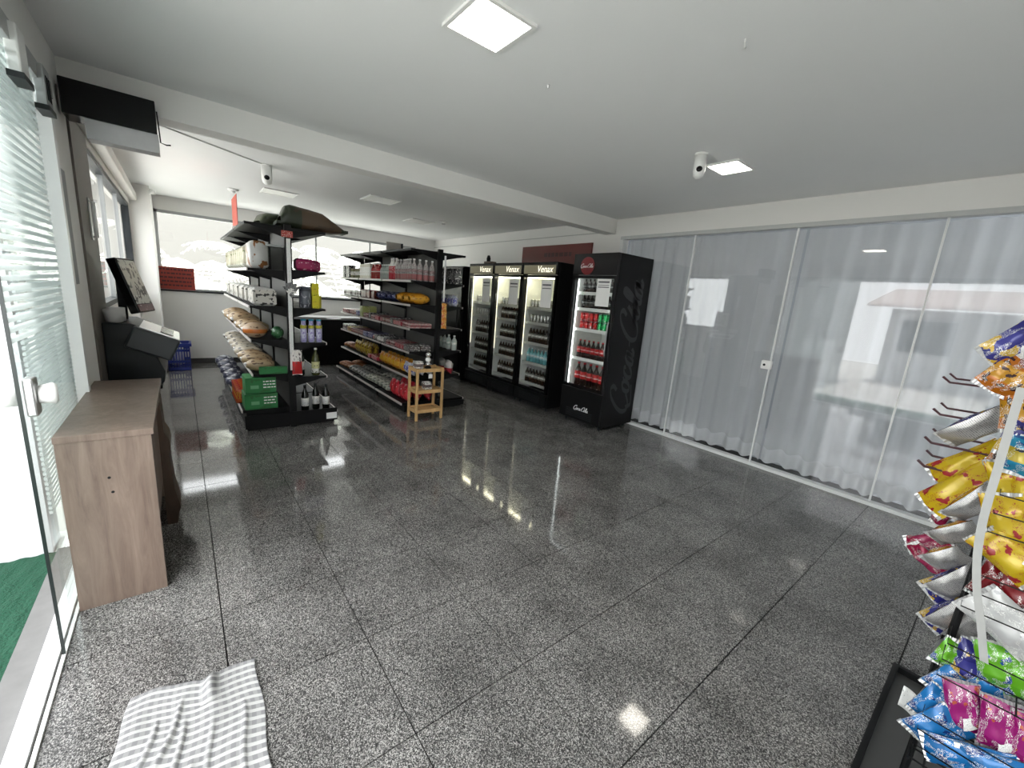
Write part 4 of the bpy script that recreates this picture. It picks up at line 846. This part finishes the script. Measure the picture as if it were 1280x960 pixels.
# ------------------------------------------------------------------ counter, kiosk, basket
MW = wood('weathered_oak', (.125, .085, .065), (.235, .175, .14), 2.2, (1.6, 1.6, .16), .4)
ct = thing('counter', 'weathered oak counter desk against the glass door', 'counter', (-.3, 2.95, 0))
bx('counter_top', -.452, -.136, 2.385, 3.53, .80, .83, MW, ct, .002)
bx('end_panel', -.450, -.146, 2.39, 2.42, 0, .80, MW, ct, .001); bx('end_panel', -.450, -.146, 3.49, 3.52, 0, .80, MW, ct)
bx('back_panel', -.450, -.43, 2.42, 3.49, 0, .80, MW, ct); bx('front_panel', -.175, -.155, 2.42, 3.30, .30, .80, MW, ct)
bx('shelf_board', -.43, -.175, 2.42, 3.49, .28, .30, MW, ct)
MWd = wood('dark_oak', (.06, .035, .022), (.12, .075, .05), 2.2, (1, 1, .2), .5)
pr = [(-.155, 0), (-.105, 0), (-.098, .06), (-.085, .10), (-.092, .15), (-.105, .22), (-.112, .35), (-.115, .45), (-.105, .50), (-.11, .55), (-.13, .60), (-.135, .78), (-.155, .78)]
MB().prism(pr, 1, 3.05, 3.28).build('carved_leg', MWd, ct)
for k, (y, z) in enumerate(((2.95, .8302), (3.05, .8302), (3.10, .8302), (2.93, .8302))):
    pass
for k, z in enumerate((.62, .55)): MB().tube([(-.30+.006*k, 2.391, z), (-.30+.006*k, 2.3885, z)], .006, 8).build('screw_hole', M_black, ct)
kk = thing('checkout_kiosk', 'bulky black self-checkout kiosk behind the wooden counter', 'kiosk', (-.3, 4.3, 0))
MB().prism([(XL+.014, .66), (-.17, .66), (-.135, .70), (-.125, .78), (-.19, .97), (-.20, 1.10), (-.29, 1.14), (XL+.014, 1.145)], 1, 4.02, 4.62).build('body', M_dark, kk, bevel=.012)
Mh = Matrix.Translation((-.19, 4.26, 1.0)) @ Matrix.Rotation(.42, 4, 'Y')
MB().box(-.13, .15, -.30, .26, -.08, .085, Mh).build('scanner_head', mat('kiosk_head', (.022, .027, .03), .42), kk, bevel=.015)
MB().box(-.10, .14, -.27, .23, .086, .092, Mh).build('scanner_plate', M_steel, kk); MB().box(.02, .10, -.2, .16, .093, .097, Mh).build('scanner_glass', M_blackg, kk)
bx('pedestal', XL+.015, -.21, 4.05, 4.58, 0, .66, M_black, kk, .008)
bx('base_lip', XL+.014, -.15, 4.03, 4.61, .645, .672, M_black, kk, .004)
MB().lathe([(.05, 0), (.05, .095)], (-.375, 4.20, 1.145), 20).build('paper_roll', mat('grey_roll', (.55, .55, .54), .6), kk, True)
MB().tube([(-.375, 4.09, 1.15), (-.385, 4.07, 1.235)], .05, 18).build('paper_roll', MATS['grey_roll'], kk, True)
bx('mast', -.375, -.325, 4.36, 4.40, 1.14, 1.44, M_black, kk, .004)
Mm = Matrix.Translation((-.285, 4.36, 1.395)) @ Matrix.Rotation(-.30, 4, 'Z') @ Matrix.Rotation(-.28, 4, 'Y')
mo = MB().box(-.03, .03, -.14, .14, -.205, .205, Mm).build('monitor', M_blackg, kk, bevel=.008)
MB().box(.0302, .0322, -.125, .125, -.14, .19, Mm).build('screen', pm('p_screen', (.75, .72, .66), (.62, .58, .52), (.12, .10, .09), .2, .8, 6, .56, .3), mo)
MB().box(.0302, .0322, -.125, .125, -.195, -.145, Mm).build('screen_foot', pm('p_screenf', (.12, .04, .04), (.12, .04, .04), (.7, .6, .6), .2, .8, 8, .66), mo)
sb = thing('shopping_basket', 'blue plastic shopping basket with slotted sides near the kiosk', 'basket', (-.09, 8.3, 0))
M_bp = mat('blue_basket_plastic', (.015, .03, .22), .35)
def basket(x0, x1, y0, y1, z0, z1):
    b = MB(); t = .01; n = 8
    b.box(x0+.01, x1-.01, y0+.01, y1-.01, z0, z0+t)
    for (zz0, zz1) in ((z0, z0+.05), (z0+.12, z0+.16), (z1-.10, z1-.06), (z1-.03, z1)):
        b.box(x0, x1, y0, y0+t, zz0, zz1).box(x0, x1, y1-t, y1, zz0, zz1).box(x0, x0+t, y0+t, y1-t, zz0, zz1).box(x1-t, x1, y0+t, y1-t, zz0, zz1)
    for k in range(n+1):
        x = x0+(x1-x0-.012)*k/n; b.box(x, x+.014, y0+.001, y0+t-.001, z0, z1).box(x, x+.014, y1-t+.001, y1-.001, z0, z1)
        y = y0+(y1-y0-.012)*k/n; b.box(x0+.001, x0+t-.001, y, y+.014, z0, z1).box(x1-t+.001, x1-.001, y, y+.014, z0, z1)
    return b
basket(-.215, .065, 8.17, 8.5, .004, .40).build('basket_body', M_bp, sb)
MB().box(-.225, .09, 8.145, 8.17, .385, .43).box(-.225, .09, 8.5, 8.525, .385, .43).box(-.225, -.215, 8.17, 8.5, .385, .43)  .box(.065, .09, 8.17, 8.5, .385, .43).build('rim', M_bp, sb)
bw_ = link('plastic_bag', cached('crbag', lambda: MB().lathe([(.02, 0), (.09, .03), (.10, .2), (.08, .34), (.03, .39)], n=12).mesh('bag', M_white, True)), None, (-.10, 8.33, .06)); tag(bw_, 'crumpled white bag inside the blue basket', 'bag')

# ------------------------------------------------------------------ floor cloth
def cloth():
    A, B, C_, D = [Vector(p) for p in ((-.335, 1.16, 0), (.125, 1.02, 0), (.142, 1.683, 0), (-.237, 1.745, 0))]
    r = random.Random(4); creases = [(.30, .45, .9, .012, 1.2), (.42, .3, .75, .012, .1), (.62, .1, .7, .006, .05), (.85, .15, .75, .006, .1), (.2, .4, .8, .01, .6), (.52, .2, .5, .006, -.2)]
    def f(u, v):
        p = A.lerp(B, u).lerp(D.lerp(C_, u), v)
        z = .004+.003*math.sin(11*u+6*v)*math.sin(5*v+1)+.002*math.sin(23*u-9*v)
        for (cu, v0, v1, hh, sl) in creases:
            d = u-(cu+sl*.25*(v-.5)); w = max(0, min((v-v0)/.1, (v1-v)/.1, 1)); z += hh*w*math.exp(-(d/.016)**2)
        d2 = math.hypot((u-.62)/.05, (v-.93)/.10); z += .03*math.exp(-d2*d2)
        p.y += .012*math.sin(9*u)*v + (-.012*math.exp(-((u-.6)/.08)**2)*v if v > .8 else 0)
        p.x += .006*math.sin(12*v); p.z = max(.002, z); return p
    b = MB().grid(f, 110, 120); me = b.mesh('cloth', None if 0 else cloth_mat(), True)
    uv = me.uv_layers.new(name='weave'); w = 111
    for l in me.loops: i = l.vertex_index; uv.data[l.index].uv = ((i % w)/110, (i//w)/120)
    o = link('floor_cloth', me); s = o.modifiers.new('thickness', 'SOLIDIFY'); s.thickness = .003; s.offset = -1
    return tag(o, 'crumpled grey and white striped cloth on the granite floor', 'cloth')
def cloth_mat():
    m, nt, b, o = _new('striped_cloth'); L = nt.links.new
    uv = node(nt, 'ShaderNodeUVMap', uv_map='weave'); sp = node(nt, 'ShaderNodeSeparateXYZ'); L(uv.outputs[0], sp.inputs[0])
    def band(src, n, lo):
        a = node(nt, 'ShaderNodeMath', operation='MULTIPLY'); L(src, a.inputs[0]); a.inputs[1].default_value = n
        f = node(nt, 'ShaderNodeMath', operation='FRACT'); L(a.outputs[0], f.inputs[0])
        g_ = node(nt, 'ShaderNodeMath', operation='LESS_THAN'); L(f.outputs[0], g_.inputs[0]); g_.inputs[1].default_value = lo; return g_.outputs[0]
    s1 = band(sp.outputs[1], 21.0, .42); s2 = band(sp.outputs[0], 15.0, .5)
    m1 = node(nt, 'ShaderNodeMix', data_type='RGBA'); m1.inputs[6].default_value = (.20, .20, .205, 1); m1.inputs[7].default_value = (.26, .26, .26, 1); L(s2, m1.inputs[0])
    m2 = node(nt, 'ShaderNodeMix', data_type='RGBA'); m2.inputs[7].default_value = (.45, .45, .44, 1); L(m1.outputs[2], m2.inputs[6]); L(s1, m2.inputs[0])
    n = node(nt, 'ShaderNodeTexNoise', Scale=220.0); L(uv.outputs[0], n.inputs['Vector']); bp = node(nt, 'ShaderNodeBump', Strength=.25, Distance=.002); L(n.outputs[0], bp.inputs['Height']); L(bp.outputs[0], b.inputs['Normal'])
    L(m2.outputs[2], b.inputs['Base Color']); b.inputs['Roughness'].default_value = .9; return m
cloth()

# ------------------------------------------------------------------ snack rack
RX = 1.78
rk = thing('snack_rack', 'black wire snack rack crammed with bright bags, cut by the frame', 'rack', (2.05, -.25, 0))
tr = MB(); tr.box(1.25, 2.45, -.62, .045, .0, .018); tr.build('base_tray', mat('tray_grey', (.05, .05, .05), .45), rk)
tr = MB(); tr.box(1.25, 2.45, .045, .065, 0, .045).box(2.43, 2.45, -.62, .045, .018, .045).box(1.25, 2.45, -.64, -.62, 0, .045); tr.build('tray_rim', M_black, rk)
for (x, y) in ((1.84, -.05), (2.36, -.05), (1.84, -.55), (2.36, -.55)): MB().tube([(x, y, .018), (x, y, 1.78)], .010, 8).build('post', M_black, rk)
for z in (.30, .56, .80, 1.04, 1.28, 1.52):
    for k in range(3): MB().tube([(RX-.07, -.60, z-.03+.055*k), (RX-.07, -.045, z-.03+.055*k), (1.84, -.045, z-.03+.055*k)], .002, 5).build('wire', M_black, rk)
    for y in (-.2, -.35, -.5): MB().tube([(RX-.07, y, z-.03), (2.36, y, z-.03)], .002, 5).build('wire', M_black, rk)
for k in range(6): MB().tube([(RX-.10, -.58+.1*k, .235), (2.36, -.58+.1*k, .235)], .003, 5).build('wire', M_black, rk)
for y in (-.6, -.045): MB().tube([(RX-.10, y, .23), (2.36, y, .23)], .005, 6).build('wire', M_black, rk)
for k in range(9): MB().tube([(RX-.10+.05*k, -.6, .24), (RX-.10+.05*k, -.045, .24)], .003, 5).build('wire', M_black, rk)
for x in (1.96, 2.16):
    for z in (1.385, 1.275, 1.175, 1.09):
        for dx in (-.006, .006): MB().tube([(x+dx, -.05, z), (x+dx, .125, z-.004), (x+dx, .145, z+.012)], .0032, 6).build('hook', mat('dark_red_wire', (.06, .02, .025), .4), rk)
SIL = printed('bag_silver_back', (.42, .41, .40), (.46, .45, .44), (.28, .28, .28), .1, .9, 5, .66, .32, .45, lines=11)
BAGS = {}
def rackbag(kind, base, c2, c3, lo, hi, sc=4, thr=.6, ink=(.75, .75, .72)):
    m = printed('bag_'+kind, [v*.62 for v in base], [v*.62 for v in c2], [v*.7 for v in c3], lo, hi, sc, thr, .22, .1); BAGS[kind] = m
    nt = m.node_tree; L = nt.links.new; b = nt.nodes['Principled BSDF']; src = b.inputs['Base Color'].links[0].from_socket     # lettering-like squiggles in two bands
    tc = node(nt, 'ShaderNodeTexCoord'); mp = node(nt, 'ShaderNodeMapping'); mp.inputs['Scale'].default_value = (1.6, 1, 1); L(tc.outputs['Generated'], mp.inputs[0])
    n = node(nt, 'ShaderNodeTexNoise', Scale=11.0, Detail=1.0, Distortion=1.6); L(mp.outputs[0], n.inputs['Vector'])
    w = node(nt, 'ShaderNodeTexNoise', Scale=3.3, Detail=0.0); L(mp.outputs[0], w.inputs['Vector'])
    a = node(nt, 'ShaderNodeMath', operation='SUBTRACT'); L(n.outputs[0], a.inputs[0]); a.inputs[1].default_value = .5
    ab = node(nt, 'ShaderNodeMath', operation='ABSOLUTE'); L(a.outputs[0], ab.inputs[0])
    t1 = node(nt, 'ShaderNodeMath', operation='LESS_THAN'); L(ab.outputs[0], t1.inputs[0]); t1.inputs[1].default_value = .026
    t2 = node(nt, 'ShaderNodeMath', operation='GREATER_THAN'); L(w.outputs[0], t2.inputs[0]); t2.inputs[1].default_value = .52
    mu = node(nt, 'ShaderNodeMath', operation='MULTIPLY'); L(t1.outputs[0], mu.inputs[0]); L(t2.outputs[0], mu.inputs[1])
    mx = node(nt, 'ShaderNodeMix', data_type='RGBA'); mx.inputs[7].default_value = c4(ink); L(src, mx.inputs[6]); L(mu.outputs[0], mx.inputs[0]); L(mx.outputs[2], b.inputs['Base Color'])
rackbag('yellow', (.70, .48, .01), (.72, .52, .02), (.35, .02, .02), .3, .6, 3.5, .60, (.25, .02, .02)); rackbag('magenta', (.33, .008, .16), (.42, .02, .22), (.5, .1, .05), .3, .75, 4, .64)
rackbag('blue', (.01, .16, .45), (.02, .22, .60), (.01, .04, .2), .25, .8, 3.5, .6); rackbag('green', (.13, .45, .02), (.16, .52, .02), (.02, .08, .3), .35, .9, 3.2, .58)
rackbag('orange', (.55, .16, .01), (.62, .3, .02), (.05, .02, .02), .3, .7, 4.5, .58); rackbag('navy', (.03, .03, .22), (.05, .05, .3), (.62, .40, .04), .2, .55, 3, .54)
rackbag('darkred', (.20, .008, .012), (.24, .01, .015), (.5, .45, .45), .4, .6, 4, .68); rackbag('white', (.72, .72, .71), (.70, .70, .70), (.45, .45, .46), .2, .8, 4, .68)
rackbag('pink', (.42, .01, .07), (.4, .02, .1), (.2, .01, .04), .3, .7, 5, .6)
rackbag('aqua', (.02, .30, .52), (.65, .5, .05), (.02, .1, .3), .35, .7, 4, .6)
M_seal = mat('crimped_foil', (.6, .6, .6), .3, .7, var=.2, scale=200)
M_sticker = printed('bag_sticker', (.8, .8, .78), (.8, .8, .78), (.35, .35, .36), .2, .8, 6, .66, .4, lines=5)
def snack(kind, c, label, R, w=.125, h=.19, t=.055, seed=0, sticker=False, back=True, grp='snack bags on the wire rack'):
    me = bag_mesh('rk%s%d%.2f' % (kind, seed % 3, w), w, h, t, BAGS[kind], seed % 3+40, 12, 14, SIL if back else None)
    o = link('snack_bag', me); tag(o, label, 'snack bag', grp)
    for i in range(2): pass
    M_ = Matrix.Translation(c) @ R.to_matrix().to_4x4() @ Matrix.Translation((0, 0, -h/2)); o.matrix_world = M_
    for zz in (0, h):
        s = bpy.data.objects.new('seal', cached('seal%.2f' % w, lambda: MB().grid(lambda u, v: ((u-.5)*w*.99, .0016*math.sin(u*60), (v-.5)*.016), 24, 1).mesh('seal', M_seal))); col.objects.link(s); s.parent = o; s.location = (0, 0, zz)
    if sticker:
        s = bpy.data.objects.new('back_label', cached('sticker%.2f' % w, lambda: MB().grid(lambda u, v: ((u-.1)*w*.5, -t*.5*(1-abs(u-.1)**2*1.2)*(.86+.1*math.sin(3*v))-.004, h*(.12+.25*v)+u*.02), 6, 5).mesh('label', M_sticker, True))); col.objects.link(s); s.parent = o
    return o
FACE = lambda yaw=0, roll=0, pit=0: Euler((pit, roll, -math.pi/2+yaw), 'XYZ')        # printed face towards -x
def front(kind, px, py, label, yaw=0, roll=0, pit=0, seed=0, sticker=False, x=RX, **kw): snack(kind, P(px, py, x=x), label, FACE(yaw, roll, pit), seed=seed, sticker=sticker, **kw)
FR = [  # kind, px, py, x, yaw, roll, w, h, sticker, label
 ('white', 1290, 428, 1.80, .2, .3, .10, .14, 0, 'silver white snack bag at the top right of the rack'),
 ('navy', 1270, 425, 1.78, .5, .75, .075, .14, 0, 'navy and gold snack bag topmost on the rack'),
 ('orange', 1262, 470, 1.78, .3, .5, .10, .10, 0, 'crumpled orange snack bag just below the topmost navy bag'),
 ('darkred', 1286, 468, 1.80, .2, .2, .09, .10, 0, 'dark red snack bag beside the crumpled orange one'),
 ('orange', 1282, 512, 1.80, .2, -.2, .10, .12, 0, 'orange snack bag above the navy one, right edge'),
 ('navy', 1284, 548, 1.79, .2, .1, .10, .11, 0, 'navy snack bag above the aqua bag, right edge'),
 ('aqua', 1284, 572, 1.77, .2, .1, .09, .10, 0, 'aqua blue snack bag at the right edge, upper part'),
 ('orange', 1268, 560, 1.82, .2, .2, .07, .12, 0, 'narrow orange snack bag left of the navy one'),
 ('yellow', 1262, 605, 1.80, .3, -.35, .085, .13, 0, 'upper left yellow snack bag right of the price strip'),
 ('yellow', 1286, 610, 1.80, .2, -.2, .085, .13, 0, 'upper right yellow snack bag at the frame edge'),
 ('yellow', 1258, 650, 1.77, .15, -.3, .095, .14, 0, 'middle yellow snack bag with dark red print'),
 ('yellow', 1290, 655, 1.79, .15, -.3, .09, .14, 0, 'middle yellow snack bag at the frame edge'),
 ('yellow', 1264, 695, 1.76, .2, -.95, .10, .15, 1, 'yellow snack bag with white sticker, lowest of the yellow ones'),
 ('darkred', 1246, 728, 1.80, .2, .2, .09, .12, 0, 'dark red snack bag beside the price strip'),
 ('darkred', 1276, 736, 1.80, .1, -.5, .10, .12, 0, 'dark red snack bag at the right frame edge below the yellow'),
 ('white', 1258, 778, 1.77, .2, -1.0, .12, .17, 0, 'white foil snack bag above the green ones'),
 ('white', 1292, 800, 1.78, .2, -.7, .10, .15, 0, 'white foil snack bag cut by the right frame edge'),
 ('navy', 1218, 828, 1.82, .3, 0, .09, .13, 0, 'navy snack bag behind the end of the price strip'),
 ('green', 1248, 832, 1.80, .2, -.3, .095, .13, 0, 'green and blue snack bag right of the price strip end'),
 ('green', 1284, 850, 1.81, .2, -.3, .10, .13, 0, 'green snack bag at the right frame edge'),
 ('green', 1186, 816, 1.82, .6, .3, .07, .09, 0, 'lime green snack bag left of the price strip end'),
 ('blue', 1188, 850, 1.82, .45, .5, .09, .12, 1, 'small blue snack bag below the lime green bag'),
 ('blue', 1236, 858, 1.82, .3, .2, .09, .11, 0, 'small blue snack bag between the green and magenta bags'),
 ('magenta', 1203, 884, 1.78, .25, -.25, .082, .16, 1, 'leftmost magenta snack bag on the lower rack'),
 ('magenta', 1250, 908, 1.77, .2, -.15, .085, .16, 1, 'middle magenta snack bag on the lower rack'),
 ('magenta', 1290, 930, 1.77, .2, -.15, .085, .16, 1, 'rightmost magenta snack bag cut by the frame'),
 ('blue', 1168, 880, 1.79, .35, .3, .09, .12, 0, 'blue snack bag left of the magenta bags, upper one'),
 ('blue', 1172, 910, 1.76, .35, .55, .115, .14, 1, 'blue snack bag with white sticker at the lower left corner'),
 ('blue', 1212, 948, 1.74, .2, 1.2, .10, .19, 0, 'blue snack bag lying along the bottom wire'),
 ('blue', 1262, 968, 1.74, .2, 1.25, .10, .19, 0, 'blue snack bag at the bottom frame edge')]
for q, (kd, px, py, x, yw, ro, w, h, st, lab) in enumerate(FR): front(kd, px, py, lab, yw, ro, 0, q, bool(st), x, w=w, h=h, t=.045)
SIDE = lambda lean=.6, yaw=-.9: (Matrix.Rotation(lean, 3, 'X') @ Matrix.Rotation(yaw, 3, 'Z') @ Matrix.Rotation(math.pi, 3, 'Z')).to_euler()
def sidebag(kind, px, py, label, lean=.55, yaw=-.85, x=1.95, seed=0, **kw): snack(kind, P(px, py, x=x), label, SIDE(lean, yaw), seed=seed, grp='snack bags hung on the rack side', **kw)
SD = [
 ('navy', 1222, 533, 1.93, .75, -.75, .10, .17, 'silver backed snack bag, highest on the side hooks'),
 ('yellow', 1210, 580, 1.97, .75, 1.35, .085, .19, 'upper of two yellow snack bags on the side hooks'),
 ('yellow', 1202, 612, 1.93, .6, 1.15, .10, .21, 'lower of two yellow snack bags on the side hooks'),
 ('orange', 1218, 628, 1.91, .5, -.8, .085, .15, 'silver backed snack bag beside the lower yellow one'),
 ('orange', 1206, 664, 1.93, .8, -.75, .10, .16, 'silver backed snack bag just below the yellow pair'),
 ('orange', 1198, 694, 1.92, .75, -.8, .10, .16, 'silver backed snack bag with orange edge, second below the yellow pair'),
 ('navy', 1186, 730, 1.95, .6, 1.3, .075, .14, 'navy and gold snack bag face, upper of two on the side'),
 ('navy', 1200, 728, 1.91, .55, -.95, .10, .15, 'silver backed snack bag with blue front, upper of two'),
 ('navy', 1184, 768, 1.94, .5, 1.3, .075, .14, 'navy and gold snack bag face, lower of two on the side'),
 ('navy', 1198, 768, 1.90, .45, -.95, .10, .15, 'silver backed snack bag with blue front, lower of two'),
 ('orange', 1216, 778, 1.89, .3, -.8, .09, .15, 'silver backed snack bag tucked behind the price strip'),
 ('pink', 1160, 678, 2.15, .9, 1.0, .07, .12, 'small pink packet hanging farthest out on the side hooks'),
 ('pink', 1164, 702, 2.12, -1.0, 1.0, .07, .14, 'pink packet below the small hanging one'),
 ('green', 1186, 606, 2.12, .3, 1.0, .06, .14, 'green packet behind the yellow snack bags on the side'),
 ('pink', 1180, 640, 2.12, .2, 1.0, .05, .10, 'dark pink packet below the green packet on the side')]
for q, (kd, px, py, x, ln_, yw, w, h, lab) in enumerate(SD): sidebag(kd, px, py, lab, ln_, yw, x, q, w=w, h=h, t=.045)
# hanging price strip
pts = [P(a, b, x=1.69) for a, b in ((1277, 485), (1262, 535), (1246, 590), (1230, 645), (1222, 690), (1221, 735), (1226, 780), (1230, 828))]
q = catmull([tuple(p) for p in pts], 5); sm = MB()
vs = []
for p in q: vs += [(p[0], p[1]-.0085, p[2]), (p[0], p[1]+.0085, p[2]), (p[0]+.003, p[1]+.0085, p[2]), (p[0]+.003, p[1]-.0085, p[2])]
n = len(q); sm.add(vs, [(4*i+k, 4*i+(k+1) % 4, 4*i+4+(k+1) % 4, 4*i+4+k) for i in range(n-1) for k in range(4)]+[(0, 1, 2, 3), (4*n-1, 4*n-2, 4*n-3, 4*n-4)])
o = sm.build('price_strip', mat('strip_white', (.33, .33, .32), .4, var=.05, scale=60)); tag(o, 'long white price strip hanging down the front of the snack rack', 'strip')
tgp = P(1136, 882, x=1.85)
o = MB().grid(lambda u, v: (tgp.x+.01*math.sin(3*u), tgp.y+(u-.5)*.05, tgp.z+(v-.5)*.08+.02*u), 6, 4).build('paper_tag', printed('tag_print', (.8, .8, .78), (.8, .8, .78), (.2, .2, .2), .3, .6, 9, .66), None, True); tag(o, 'curled white paper tag at the foot of the snack rack', 'tag')
o.modifiers.new('thickness', 'SOLIDIFY').thickness = .001
